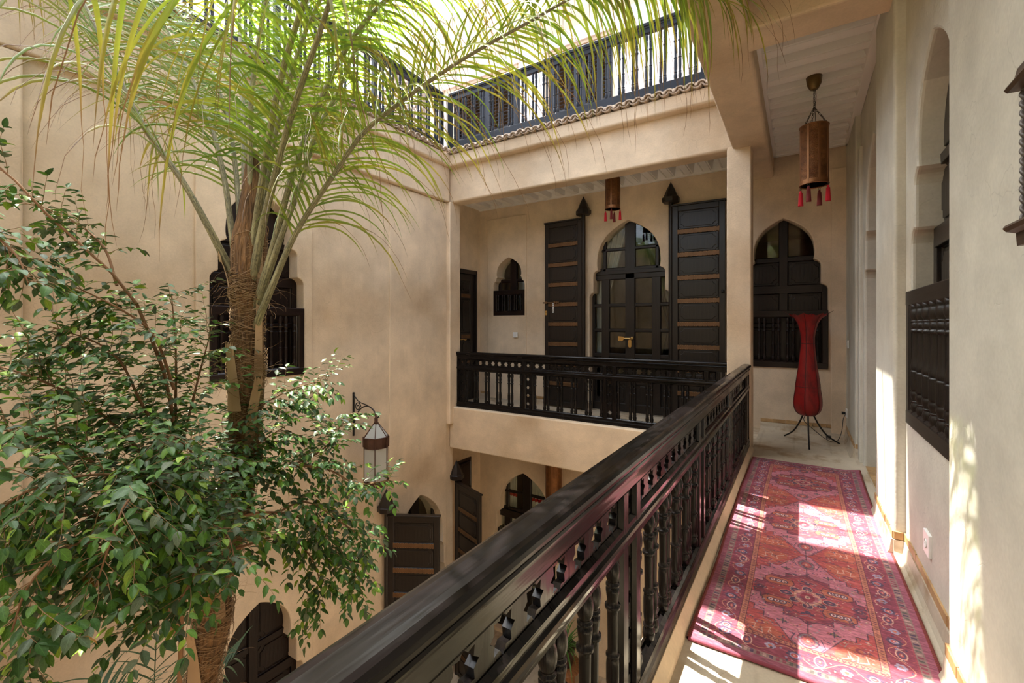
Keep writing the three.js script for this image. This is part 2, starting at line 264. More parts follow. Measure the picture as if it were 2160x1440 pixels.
// ------------------------------------------------------------------ ribbed white ceilings
// local: rows stepping along +x, each row wide in z; hangs below y = 0
function ribbedCeiling(label, len, wide, rows, place, turn) {
  const t = thing('ceiling_ribbed', label, 'ceiling', place, turn, null, 'structure'), p = len / rows, e = 0.075;
  mesh('plate', box(-0.05, len + 0.05, 0.195, 0.215, -0.04, wide + 0.04, 0), MAT.white, t);
  mesh('border', join([box(-0.05, len + 0.05, -0.012, 0.06, -0.04, 0.03, 0.006), box(-0.05, len + 0.05, -0.012, 0.06, wide - 0.03, wide + 0.04, 0.006), box(-0.05, 0.02, -0.012, 0.06, 0, wide, 0.006), box(len - 0.02, len + 0.05, -0.012, 0.06, 0, wide, 0.006)]), MAT.white, t);
  // rib: flat bar with two fine grooves and sloping flanks
  const rw = p * 0.26, prof = [[-rw - 0.045, 0.2], [-rw, 0.004], [-rw + 0.012, 0.004], [-rw + 0.014, 0.012], [-rw + 0.020, 0.012], [-rw + 0.022, 0], [rw - 0.022, 0], [rw - 0.020, 0.012], [rw - 0.014, 0.012], [rw - 0.012, 0.004], [rw, 0.004], [rw + 0.045, 0.2]];
  const rib = run(prof, wide); rib.rotateY(-Math.PI / 2); const ribG = boxUV(rib);
  // sloping stop at both ends of each trough
  const stop = (s) => { const w = p / 2 - rw + 0.002, P = [], a = [-w, -0.002, 0], b = [w, -0.002, 0], c = [w - 0.04, 0.197, e * s], d = [-w + 0.04, 0.197, e * s]; P.push(...a, ...b, ...c, ...a, ...c, ...d, ...a, ...d, -w, 0.197, 0, ...b, w, 0.197, 0, ...c); const g = new THREE.BufferGeometry(); g.setAttribute('position', new THREE.Float32BufferAttribute(P, 3)); g.computeVertexNormals(); return boxUV(g); };
  const s0 = stop(1), s1 = stop(-1);
  for (let i = 0; i <= rows; i++) { const o = mesh('rib', ribG, MAT.white, t); o.position.x = Math.min(Math.max(i * p, rw), len - rw); }
  for (let i = 0; i < rows; i++) { const o = mesh('coffer_end', join([put(s0, 0, 0, 0.03), put(s1, 0, 0, wide - 0.03)]), MAT.white, t); o.position.x = (i + 0.5) * p; }
  return t;
}
ribbedCeiling('white ribbed plaster ceiling over the corridor holding the nearer copper lantern', 2.84, 0.73, 12, [-0.27, 3.35, -3.46], Math.PI / 2);
ribbedCeiling('white ribbed plaster ceiling over the back gallery', 4.3, 1.0, 18, [-4.86, 3.35, -6.48], 0);
{ // solid strip that carries the two ceilings
  struct('ceiling_gallery', 'roof slab above the galleries', 'ceiling', join([B3(-5.0, -0.4, 3.57, 3.74, 5.4, 6.6, 0), B3(-0.5, 0.86, 3.57, 3.74, 3.3, 6.6, 0), B3(-0.6, 0.86, 3.47, 3.74, -2.3, 3.3, 0)]), MAT.beam);
}

// ------------------------------------------------------------------ turned balusters
const TURN = [[0, 0], [0.74, 0], [0.76, 0.018], [0.55, 0.022], [0.62, 0.03], [0.86, 0.048], [1.0, 0.082], [0.9, 0.112], [0.6, 0.132], [0.6, 0.138], [0.86, 0.141], [0.86, 0.154], [0.58, 0.158], [0.70, 0.19], [0.80, 0.24], [0.80, 0.34], [0.72, 0.372], [0.56, 0.376], [0.56, 0.384], [0.86, 0.388], [0.86, 0.402], [0.56, 0.406], [0.56, 0.44], [0.58, 0.52], [0.62, 0.64], [0.66, 0.672], [1.0, 0.676], [1.02, 0.686], [1.0, 0.698], [0.62, 0.702], [0.66, 0.73], [0.84, 0.775], [0.86, 0.795], [0.56, 0.80], [0.56, 0.806], [0.86, 0.81], [0.86, 0.824], [0.58, 0.828], [0.60, 0.838], [0.9, 0.865], [1.0, 0.905], [0.86, 0.945], [0.56, 0.966], [0.78, 0.97], [0.76, 1], [0, 1]];
const COLUMN = [[0, 0], [0.8, 0], [0.8, 0.02], [0.6, 0.024], [0.74, 0.035], [0.9, 0.065], [0.74, 0.095], [0.62, 0.102], [0.62, 0.108], [0.82, 0.111], [0.82, 0.121], [0.62, 0.124], [0.82, 0.15], [0.96, 0.175], [0.9, 0.20], [0.7, 0.212], [0.9, 0.216], [0.92, 0.232], [0.92, 0.38], [0.88, 0.392], [0.7, 0.396], [0.7, 0.402], [0.9, 0.408], [0.86, 0.44], [0.72, 0.47], [0.64, 0.52], [0.60, 0.62], [0.60, 0.735], [0.86, 0.741], [0.9, 0.752], [0.86, 0.764], [0.66, 0.768], [0.66, 0.776], [0.84, 0.79], [0.84, 0.812], [0.70, 0.826], [0.66, 0.83], [0.82, 0.834], [0.82, 0.846], [0.62, 0.85], [0.88, 0.872], [1.0, 0.908], [0.86, 0.94], [0.64, 0.955], [0.84, 0.96], [0.84, 1], [0, 1]];
const turned = (h, r, seg = 14, prof = TURN) => lathe(prof.map(([a, b]) => [(a ? 0.22 + 0.78 * a : 0) * r, b * h]), seg);
const starPts = (cx, cy, R) => Array.from({ length: 16 }, (_, i) => { const a = i * Math.PI / 8, r = i % 2 ? R * 0.69 : R; return [cx + Math.cos(a) * r, cy + Math.sin(a) * r]; });
const HAND = (() => { const h = [[0.028, 0.835], [0.029, 0.842], [0.034, 0.845], [0.036, 0.851], [0.034, 0.857], [0.030, 0.859], [0.038, 0.863], [0.0425, 0.869], [0.044, 0.877], [0.0425, 0.886], [0.037, 0.894], [0.028, 0.898], [0.016, 0.9]]; return [...h, ...h.slice().reverse().map(([a, b]) => [-a, b])]; })();
const MID = [[-0.024, 0.625], [0.024, 0.625], [0.024, 0.640], [0.031, 0.646], [0.033, 0.658], [0.031, 0.668], [0.024, 0.674], [0.024, 0.692], [-0.024, 0.692], [-0.024, 0.674], [-0.031, 0.668], [-0.033, 0.658], [-0.031, 0.646], [-0.024, 0.640]];
const BOT = [[-0.031, 0.062], [0.031, 0.062], [0.031, 0.105], [0.026, 0.118], [0.026, 0.142], [-0.026, 0.142], [-0.026, 0.118], [-0.031, 0.105]];
const balG = turned(0.49, 0.0228);
// x from 0 to L; cs: centres of the narrow star panels
function starBalustrade(label, pos, turn, L, cs, e0, e1) {
  const t = thing('balustrade', label, 'railing', pos, turn), m = MAT.woodRail, half = 0.085;
  mesh('handrail', run(HAND, L), m, t); mesh('mid_rail', run(MID, L), m, t); mesh('bottom_rail', run(BOT, L), m, t);
  mesh('top_rail', box(0, L, 0.792, 0.838, -0.023, 0.023, 0.003), m, t);
  const bays = []; let x = e0;
  for (const c of cs) { bays.push([x, c - half]); x = c + half; } bays.push([x, L - e1]);
  const frame = (x0, x1, y0, y1) => [mitre((x0 + x1) / 2, (y0 + y1) / 2, x1 - x0, y1 - y0, 0.011, 0.012, 0.024), put(mitre((x0 + x1) / 2, (y0 + y1) / 2, x1 - x0, y1 - y0, 0.011, 0.012, 0.024), x0 + x1, 0, 0, 0, Math.PI, 0)];
  const starPanel = (x0, x1, y0, y1, stars) => { const g = slab(rect(x0, x1, y0, y1), stars, 0.02, 0); return boxUV(g.translate(0, 0, -0.01)); };
  for (const c of cs) {
    if (c > L - 0.02 || c < 0.02) continue;
    for (const s of [-1, 1]) mesh('stile', box(c + s * 0.062 - 0.023, c + s * 0.062 + 0.023, 0.14, 0.795, -0.025, 0.025, 0.004), m, t);
    mesh('star_panel', starPanel(c - 0.04, c + 0.04, 0.69, 0.795, [starPts(c, 0.742, 0.029)]), m, t);
    mesh('star_panel', starPanel(c - 0.04, c + 0.04, 0.14, 0.63, [0.215, 0.328, 0.441, 0.554].map((y) => starPts(c, y, 0.029))), m, t);
    mesh('moulding', join([...frame(c - 0.039, c + 0.039, 0.692, 0.792), ...frame(c - 0.039, c + 0.039, 0.142, 0.625)]), m, t);
  }
  for (const [a, b] of bays) {
    const w = b - a; if (w < 0.08) continue;
    const n = Math.max(1, Math.round(w / 0.111)), p = w / n;
    if (w < 0.25) { mesh('end_panel', starPanel(a, b, 0.14, 0.795, []), m, t); continue; }
    mesh('star_panel', starPanel(a, b, 0.69, 0.795, Array.from({ length: n }, (_, i) => starPts(a + (i + 0.5) * p, 0.742, 0.041))), m, t);
    mesh('moulding', join([...frame(a, b, 0.692, 0.792), ...frame(a, b, 0.142, 0.625)]), m, t);
    const pairs = Math.max(1, Math.round(w / 0.2)), q = w / pairs, xs = [];
    for (let i = 0; i <= pairs; i++) { const c = a + i * q; if (i > 0) xs.push(c - 0.026); if (i < pairs) xs.push(c + 0.026); }
    for (const bx of xs) { const o = mesh('baluster', balG, m, t); o.position.set(bx, 0.138, 0); }
  }
  for (const s of [0, 1]) { const w = s ? e1 : e0; if (w > 0.02) { const x0 = s ? L - w : 0; mesh('end_stile', box(x0 + 0.001, x0 + Math.min(0.045, w), 0.14, 0.795, -0.025, 0.025, 0.004), m, t); if (w > 0.1) { mesh('star_panel', starPanel(x0 + 0.04, x0 + w, 0.14, 0.795, [0.215, 0.328, 0.441, 0.554, 0.742].map((y) => starPts(x0 + w * 0.62, y, 0.029))), m, t); mesh('end_stile', box(x0 + w - 0.03, x0 + w + 0.005, 0.14, 0.795, -0.025, 0.025, 0.004), m, t); } } }
  return t;
}
// near balustrade: local x runs away from the camera; begins behind it
starBalustrade('dark carved balustrade beside the red rug with worn shiny handrail', [-0.465, 0, 1.6], Math.PI / 2, 6.835, [0.61, 1.80, 2.99, 4.19, 5.38, 6.57], 0.0, 0.16);
starBalustrade('dark carved balustrade across the back gallery with rows of star holes', [-4.43, 0, -5.375], 0, 3.79, [1.26, 2.44, 3.62], 0.16, 0.02);
const greyBalG = turned(0.66, 0.020, 12);
function plainBalustrade(label, pos, turn, L) {
  const t = thing('terrace_balustrade', label, 'railing', pos, turn), m = MAT.paint;
  mesh('handrail', run([[-0.03, 0.80], [0.03, 0.80], [0.035, 0.815], [0.05, 0.82], [0.052, 0.85], [0.04, 0.865], [-0.04, 0.865], [-0.052, 0.85], [-0.05, 0.82], [-0.035, 0.815]], L), m, t);
  mesh('bottom_rail', box(0, L, 0.0, 0.11, -0.03, 0.03, 0.006), m, t); mesh('top_rail', box(0, L, 0.745, 0.802, -0.025, 0.025, 0.004), m, t);
  const n = Math.round(L / 1.25), p = L / n;
  for (let i = 0; i <= n; i++) mesh('post', box(i * p - 0.03, i * p + 0.03, 0.0, 0.80, -0.028, 0.028, 0.004), m, t);
  for (let i = 0; i < n; i++) for (let k = 0; k < 7; k++) for (const s of [-0.025, 0.025]) { const o = mesh('baluster', greyBalG, m, t); o.position.set(i * p + (k + 0.5) * (p - 0.06) / 7 + 0.03 + s, 0.1, 0); }
  return t;
}
plainBalustrade('blue grey turned balustrade of the roof terrace above the back beam', [-4.53, 3.985, -5.33], 0, 4.85);
plainBalustrade('blue grey turned balustrade of the left roof terrace seen behind palm leaves', [-4.62, 3.985, 1.2], Math.PI / 2, 6.42);
plainBalustrade('blue grey turned balustrade of the right roof terrace out of sight above the corridor', [-0.5, 3.985, 1.2], Math.PI / 2, 6.42);
tag(mesh('corner_post', B3(-4.68, -4.59, 3.9, 4.86, 5.31, 5.4, 0.008), MAT.white), 'white post at the corner between the two roof terrace balustrades', 'post');
struct('kerb', 'low plaster kerb under the roof terrace balustrades', 'kerb', join([B3(-4.65, 0.3, 3.82, 3.985, 5.28, 5.40, 0.01), B3(-4.68, -4.56, 3.82, 3.985, -1.2, 5.3, 0.01), B3(-0.55, -0.42, 3.82, 3.985, -1.2, 5.3, 0.01)]), MAT.wall);
{ // barrel roof tiles along the ledges
  const tg = (() => { const P = [], n = 8, L = 0.30, r = 0.058, th = 0.016; const half = (R, y) => Array.from({ length: n + 1 }, (_, i) => { const a = Math.PI * i / n; return [Math.cos(a) * R, Math.sin(a) * R * 0.8]; }); const o = half(r), q = half(r - th).reverse(); const g = new THREE.ExtrudeGeometry(shapeOf([...o, ...q]), { depth: L, bevelEnabled: false }); return boxUV(g); })();
  const cg = (() => { const g = tg.clone(); g.scale(1, -1, 1); const p = g.attributes.position; for (let i = 0; i < p.count; i += 3) { for (const k of ['position', 'normal', 'uv']) { const a = g.attributes[k], s = a.itemSize; for (let c = 0; c < s; c++) { const v = a.array[(i + 1) * s + c]; a.array[(i + 1) * s + c] = a.array[(i + 2) * s + c]; a.array[(i + 2) * s + c] = v; } } } g.computeVertexNormals(); return g; })();
  const r = rngOf(33);
  const row = (label, pos, turn, n) => {
    const t = thing('roof_tiles', label, 'roof tiles', pos, turn, null, 'structure');
    for (let i = 0; i < n; i++) {
      const a = mesh('tile', tg, MAT.clay[Math.floor(r() * 3)], t); a.position.set((i + 0.5) * 0.112, 0.016 + (r() - 0.5) * 0.006, -0.27 + (r() - 0.5) * 0.014); a.rotation.set(0.1 + (r() - 0.5) * 0.03, (r() - 0.5) * 0.03, (r() - 0.5) * 0.06);
      const b = mesh('channel_tile', cg, MAT.clay[Math.floor(r() * 3)], t); b.position.set(i * 0.112, 0.045, -0.29); b.rotation.x = 0.1;
    }
  };
  row('scalloped row of clay roof tiles on the ledge above the back beam', [-4.40, 3.855, -5.09], 0, 33);
  row('scalloped row of clay roof tiles on the ledge above the left wall', [-4.34, 3.855, 0.9], Math.PI / 2, 53);
}

// ------------------------------------------------------------------ joinery: notched panels, shutters, windows, doors
function notched(w, h, n = 0.03) { // rectangle with scooped corners
  const P = [], q = (cx, cy, a0) => { for (let i = 0; i <= 4; i++) { const a = a0 - i * Math.PI / 8; P.push([cx + Math.cos(a) * n, cy + Math.sin(a) * n]); } };
  q(-w / 2, -h / 2, Math.PI / 2); q(w / 2, -h / 2, Math.PI); q(w / 2, h / 2, -Math.PI / 2); q(-w / 2, h / 2, 0);
  return P;
}
function raised(w, h, n, deep = 0.017) { // a raised field within a sunk panel
  const P = notched(w - 0.02, h - 0.02, n), g = slab(P, [], deep, Math.min(0.009, deep * 0.48), 2);
  return boxUV(g);
}
const panelGeo = (w, h, n) => join([...[1, -1].map((q) => put(raised(w - 0.045, h - 0.045, n + 0.012, 0.010), 0, 0, q * 0.012, 0, q > 0 ? 0 : Math.PI, 0)), box(-w / 2 - 0.005, w / 2 + 0.005, -h / 2 - 0.005, h / 2 + 0.005, -0.006, 0.006, 0), put(raised(w, h, n, 0.009), 0, 0, 0.004), put(raised(w, h, n, 0.009), 0, 0, -0.004, 0, Math.PI, 0), mitre(0, 0, w + 0.01, h + 0.01, 0.012, 0.012, 0.02)]);
const strapGeo = (() => { const w = 0.525, h = 0.066, P = [], n = 18; for (let i = 0; i <= n; i++) { const x = -w / 2 + w * i / n; P.push([x, -h / 2 + (i % 2 ? 0.006 : 0)]); } for (let i = n; i >= 0; i--) { const x = -w / 2 + w * i / n; P.push([x, h / 2 - (i % 2 ? 0.006 : 0)]); } return boxUV(slab(P, [], 0.006, 0.0015, 1).translate(0, 0, 0.022)); })();
const studGeo = (() => { const L = [], s = new THREE.SphereGeometry(0.0048, 6, 4); for (let i = 0; i < 18; i++) for (const y of [-0.025, 0.025]) L.push(put(s, -0.262 + 0.525 * (i + 0.5) / 18, y, 0.028, 0, 0, 0, V(1, 1, 0.6))); return join(L); })();
// door-sized wooden shutter leaf, hinge post at x = 0, leaf to the +x side (or -x when flip)
function shutterLeaf(label, pos, turn, flip = 1, high = 2.93) {
  const t = thing('shutter', label, 'shutter', pos, turn, null), m = MAT.wood, W = 0.66, n = 9, rail = 0.055, x0 = 0.022, st = 0.075, H = high, top = H - 0.07, bot = 0.09, p = (top - bot + rail) / n;
  const X = (a) => a * flip, bx = (a, b, c, d, z0, z1, r) => box(Math.min(X(a), X(b)), Math.max(X(a), X(b)), c, d, z0, z1, r);
  mesh('frame', join([bx(x0, x0 + st, 0.02, H, -0.022, 0.022, 0.005), bx(x0 + W - st, x0 + W, 0.02, H, -0.022, 0.022, 0.005), bx(x0 + st, x0 + W - st, top, H, -0.02, 0.02, 0.004), bx(x0 + st, x0 + W - st, 0.02, bot, -0.02, 0.02, 0.004)]), m, t);
  mesh('cap', bx(x0 - 0.01, x0 + W + 0.01, H, H + 0.025, -0.034, 0.034, 0.006), m, t);
  const cx = X(x0 + W / 2), pw = W - 2 * st, ph = p - rail, pg = panelGeo(pw, ph, 0.028);
  for (let i = 0; i < n; i++) {
    const y = bot + i * p;
    const o = mesh('panel', pg, m, t); o.position.set(cx, y + ph / 2, 0);
    if (i < n - 1) {
      mesh('rail', box(cx - pw / 2, cx + pw / 2, y + ph, y + p, -0.016, 0.018, 0.003), m, t);
      const b = mesh('metal_strap', strapGeo, MAT.strap, t); b.position.set(cx, y + ph + rail / 2, -0.003); const s = new THREE.Mesh(studGeo, MAT.stud); s.name = 'studs'; s.position.z = -0.001; b.add(s);
    }
  }
  mesh('hinge_post', put(new THREE.CylinderGeometry(0.030, 0.030, H + 0.1, 12), 0, (H + 0.1) / 2, 0), m, t);
  const f = mesh('finial', facet(join([lathe([[0, 0], [0.100, 0], [0.115, 0.012], [0.118, 0.066], [0.110, 0.076], [0, 0.076]], 8), put(lathe([[0.100, 0], [0.055, 0.11], [0.006, 0.205], [0, 0.22]], 8), 0, 0.074, 0)])), m, t); f.position.y = H + 0.06; f.rotation.y = 0.35;
  return t;
}
const sLeft = shutterLeaf('tall dark panelled shutter with sliding bolt left of the main arched glass door', [-2.80, 0.0, -6.42], -0.05, -1);
const sRight = shutterLeaf('tall dark panelled shutter with copper straps right of the main arched glass door', [-1.50, 0.0, -6.42], 0.05, 1);
shutterLeaf('open dark shutter on the ground floor beside the arch under the wall lantern', [-4.42, GF, -3.96], 0.51, 1);
shutterLeaf('open dark shutter on the ground floor seen end on near the courtyard corner', [-4.45, GF, -5.38], -0.36, 1);
{ // bolt, hanging pull and keyhole on the left shutter; knob on the right one
  const g = mesh('bolt', join([put(new THREE.CylinderGeometry(0.011, 0.011, 0.30, 10), -0.55, 1.665, 0.04, 0, 0, Math.PI / 2), box(-0.66, -0.63, 1.645, 1.685, 0.02, 0.052, 0.004), box(-0.50, -0.47, 1.645, 1.685, 0.02, 0.052, 0.004), box(-0.45, -0.43, 1.645, 1.685, 0.02, 0.052, 0.004)]), MAT.strap, sLeft);
  g.userData.label = 'long rusty sliding bolt';
  mesh('bolt_pull', join([...[0, 1, 2, 3, 4].map((i) => put(new THREE.TorusGeometry(0.013, 0.0045, 6, 12), -0.51, 1.635 - i * 0.03, 0.045, 0, i % 2 ? 0.9 : 0.1, 0))]), MAT.plastic, sLeft);
  mesh('keyhole_plate', boxUV(slab(notched(0.04, 0.075, 0.01), [starPts(0, 0.005, 0.007)], 0.004, 0.001).translate(-0.655, 1.50, 0.021)), MAT.brass, sLeft);
  mesh('knob', join([put(new THREE.SphereGeometry(0.022, 12, 8), 0.655, 1.745, 0.055), put(new THREE.CylinderGeometry(0.009, 0.012, 0.04, 8), 0.655, 1.745, 0.03, Math.PI / 2)]), MAT.iron, sRight);
}
const grilleBal = turned(0.50, 0.021, 14), grilleBig = turned(0.50, 0.031, 20, COLUMN), grilleSmall = turned(0.28, 0.016, 12);
// local frame: x along the wall, y up from the storey floor, z = 0 on the wall face, +z towards the viewer
function grille(t, x0, x1, y0, y1, how, m) {
  const f = mesh('grille', join([box(x0, x1, y1 - 0.075, y1, -0.03, 0.022, 0.005), box(x0, x1, y0, y0 + 0.07, -0.03, 0.022, 0.005), box(x0, x0 + 0.055, y0 + 0.06, y1 - 0.06, -0.03, 0.02, 0.004), box(x1 - 0.055, x1, y0 + 0.06, y1 - 0.06, -0.03, 0.02, 0.004), mitre((x0 + x1) / 2, (y0 + y1) / 2, x1 - x0 - 0.11, y1 - y0 - 0.145, 0.012, 0.012, 0.02)]), m, t);
  const h = y1 - y0 - 0.135, xs = [], a = x0 + 0.07, b = x1 - 0.07;
  if (how === 'single') for (let i = 0; i < 6; i++) xs.push(a + (b - a) * (i + 0.5) / 6);
  else { const n = how === 'few' ? 4 : 5; for (let i = 0; i <= n; i++) { const c = a + (b - a) * i / n; if (i > 0) xs.push(c - 0.03 * (how === 'few' ? 0.7 : 1)); if (i < n) xs.push(c + 0.03 * (how === 'few' ? 0.7 : 1)); } }
  const g = how === 'single' ? grilleBig : how === 'few' ? grilleSmall : grilleBal, gh = how === 'few' ? 0.28 : 0.5;
  for (const x of xs) { const o = mesh('baluster', g, m, f); o.position.set(x, y0 + 0.066, -0.005); o.scale.y = h / gh; }
}
// sashes: cells [x0, x1, y0, y1, kind]; kind g = glass, p = wood panel, pg = panel behind glass
function joinery(t, outer, rails, cells, m, z = -0.15) {
  mesh('frame', join(rails.map(([a, b, c, d, p = 0]) => box(a, b, c, d, z - 0.03, z + 0.025 + p, 0.004))), m, t);
  for (const [a, b, c, d, k] of cells) {
    const cx = (a + b) / 2, cy = (c + d) / 2, w = b - a, h = d - c;
    if (k.includes('p')) { const o = mesh('panel', panelGeo(w, h, 0.035), m, t); o.position.set(cx, cy, z - 0.01); }
    else mesh('glazing_bead', put(mitre(0, 0, w + 0.004, h + 0.004, 0.010, 0.012, 0), cx, cy, z + 0.02), m, t);
    if (k.includes('g')) mesh('pane', box(a, b, c, d, z + (k === 'pg' ? 0.012 : 0), z + (k === 'pg' ? 0.015 : 0.004), 0), MAT.glass, t);
  }
}
function windowWith(n, label, pos, turn, kind, m, how, deep = -0.15) {
  const t = thing('window_' + n, label, 'window', pos, turn, null, 'structure'), H = 0.5;
  const rails = [[-H, -0.40, 0.76, 2.7], [0.40, H, 0.76, 2.7], [-0.045, 0.045, 0.76, 2.7, 0.006], [-0.41, 0.41, 0.76, 0.86], [-0.41, 0.41, 1.70, 1.80, 0.008], [-0.41, 0.41, 2.10, 2.155], [-0.41, 0.41, 1.27, 1.32], [-0.41, 0.41, 2.62, 2.7]];
  const ys = [[0.86, 1.27], [1.32, 1.70], [1.80, 2.10], [2.155, 2.62]], cells = [];
  ys.forEach(([a, b], i) => { for (const s of [-1, 1]) cells.push([s < 0 ? -0.40 : 0.045, s < 0 ? -0.045 : 0.40, a, b, kind === 'shut' ? 'p' : i === 3 ? 'g' : 'p']); });
  joinery(t, null, rails, cells, m, deep);
  grille(t, -0.455, 0.455, 0.78, 1.48, how, m);
  return t;
}
windowWith(1, 'dark shuttered arched window with baluster grille behind the palm trunk', [-4.48, 0, -2.408], Math.PI / 2, 'shut', MAT.woodRed, 'pairs');
windowWith(2, 'dark arched window with baluster grille behind the red floor lamp', [-0.173, 0, -6.5], 0, 'glazed', MAT.woodRed, 'pairs');
windowWith(3, 'deep arched niche window with thick turned grille in the right wall', [0.5, 0, -2.72], -Math.PI / 2, 'shut', MAT.wood, 'single', -0.115);
windowWith(4, 'dark ground floor arched window at the foot of the left wall', [-4.48, GF, -2.40], Math.PI / 2, 'shut', MAT.woodRed, 'pairs');
{
  const t = thing('window_5', 'small arched window with short baluster grille on the back gallery wall', 'window', [-4.21, 0, -6.5], 0, null, 'structure'), m = MAT.woodRed;
  joinery(t, null, [[-0.36, -0.27, 1.44, 2.55], [0.27, 0.36, 1.44, 2.55], [-0.06, 0.06, 1.44, 2.55, 0.006], [-0.28, 0.28, 1.44, 1.52], [-0.28, 0.28, 2.06, 2.1], [-0.28, 0.28, 2.48, 2.55]], [[-0.27, -0.06, 1.52, 2.06, 'g'], [0.06, 0.27, 1.52, 2.06, 'g'], [-0.27, -0.06, 2.1, 2.48, 'g'], [0.06, 0.27, 2.1, 2.48, 'g']], m, -0.16);
  grille(t, -0.318, 0.318, 1.47, 1.905, 'few', m);
}
function arcDoor(n, label, pos, turn) { // glazed double door with side lights and a fan light
  const t = thing('door_' + n, label, 'door', pos, turn, null, 'structure'), m = MAT.wood, H = 0.66;
  const rails = [[-H, -0.565, 0, 2.9], [0.565, H, 0, 2.9], [-0.445, -0.325, 0, 2.08, 0.006], [0.325, 0.445, 0, 2.08, 0.006], [-0.07, 0.07, 0, 2.08, 0.012], [-0.60, 0.60, 2.0, 2.075, 0.012], [-0.60, 0.60, 2.075, 2.13, 0.03], [-0.075, 0.075, 2.1, 2.9, 0.006], [-0.60, 0.60, 2.13, 2.17], [-0.50, 0.50, 2.435, 2.47], [-0.42, -0.375, 2.1, 2.9], [0.375, 0.42, 2.1, 2.9], [-0.60, 0.60, 0, 0.12], [-0.57, 0.57, 0.82, 0.87], [-0.57, 0.57, 1.205, 1.245], [-0.57, 0.57, 1.585, 1.625]];
  const cells = [], cols = [[-0.565, -0.445], [-0.325, -0.07], [0.07, 0.325], [0.445, 0.565]];
  for (const [a, b] of cols) for (const [c, d] of [[0.87, 1.205], [1.245, 1.585], [1.625, 2.0]]) cells.push([a, b, c, d, 'g']);
  for (const [a, b] of cols.slice(1, 3)) cells.push([a, b, 0.47, 0.82, 'g'], [a, b, 0.12, 0.43, 'p']);
  rails.push([-0.33, 0.33, 0.42, 0.48]);
  for (const s of [0, 3]) cells.push([...cols[s], 0.12, 0.82, 'p']);
  for (const [a, b] of [[-0.375, -0.075], [0.075, 0.375]]) cells.push([a, b, 2.17, 2.435, 'g'], [a, b, 2.47, 2.86, 'g']);
  cells.push([-0.565, -0.42, 2.17, 2.435, 'g'], [0.42, 0.565, 2.17, 2.435, 'g']);
  joinery(t, null, rails, cells, m, -0.14);
  return t;
}
const mainDoor = arcDoor(1, 'arched glazed double door with brass lock in the middle of the back gallery', [-2.135, 0, -6.5], 0);
{ // brass lock: knob, key plate with a broad toothed key
  const o = mesh('lock', join([put(new THREE.SphereGeometry(0.027, 14, 10), 0.045, 1.11, -0.07), put(new THREE.CylinderGeometry(0.012, 0.012, 0.05, 10), 0.045, 1.11, -0.1, Math.PI / 2), put(new THREE.CylinderGeometry(0.012, 0.012, 0.12, 8), -0.02, 1.105, -0.075, 0, 0, Math.PI / 2), boxUV(slab([[-0.17, 1.06], [-0.155, 1.072], [-0.14, 1.058], [-0.125, 1.072], [-0.11, 1.06], [-0.08, 1.09], [-0.08, 1.13], [-0.17, 1.14]], [], 0.012, 0.002, 1).translate(0, 0, -0.08)), boxUV(slab(notched(0.05, 0.12, 0.012), [], 0.008, 0.002, 1).translate(0.0, 1.03, -0.105))]), MAT.brass, mainDoor); o.userData.label = 'brass knob and key-shaped latch';
}
arcDoor(2, 'arched glazed double door on the ground floor under the back gallery', [-3.93, GF, -6.5], 0);
arcDoor(3, 'arched glazed door on the ground floor behind the open shutter', [-4.5, GF, -4.66], Math.PI / 2);
{ // narrow panelled door in the end wall of the back gallery
  const t = thing('door_4', 'narrow dark panelled door with brass handle at the left end of the back gallery', 'door', [-4.83, 0, -6.145], Math.PI / 2, null, 'structure'), m = MAT.wood, z = -0.06;
  mesh('frame', join([box(-0.275, -0.235, 0, 2.26, -0.12, 0.0, 0.004), box(0.235, 0.275, 0, 2.26, -0.12, 0.0, 0.004), box(-0.275, 0.275, 2.19, 2.26, -0.12, 0.0, 0.004)]), m, t);
  const leaf = mesh('door_leaf', join([box(-0.235, -0.13, 0.01, 2.19, z - 0.02, z + 0.02, 0.004), box(0.12, 0.235, 0.01, 2.19, z - 0.02, z + 0.02, 0.004), ...[[0.01, 0.16], [0.62, 0.74], [1.05, 1.17], [1.75, 1.87], [2.07, 2.19]].map(([a, b]) => box(-0.14, 0.13, a, b, z - 0.018, z + 0.018, 0.004))]), m, t);
  for (const [a, b] of [[0.16, 0.62], [0.74, 1.05], [1.17, 1.75], [1.87, 2.07]]) { const o = mesh('panel', panelGeo(0.25, b - a, 0.025), m, leaf); o.position.set(-0.005, (a + b) / 2, z); }
  for (const y of [0.68, 1.11, 1.81]) mesh('metal_strap', box(-0.13, 0.12, y - 0.03, y + 0.03, z + 0.017, z + 0.021, 0.001), MAT.strap, leaf);
  mesh('handle', join([box(-0.205, -0.17, 0.88, 1.2, z + 0.02, z + 0.027, 0.003), tube([V(-0.187, 1.06, z + 0.02), V(-0.187, 1.06, z + 0.07), V(-0.13, 1.065, z + 0.075), V(-0.09, 1.05, z + 0.075), V(-0.06, 1.06, z + 0.075)], () => 0.008, 16, 8)]), MAT.brass, t);
}
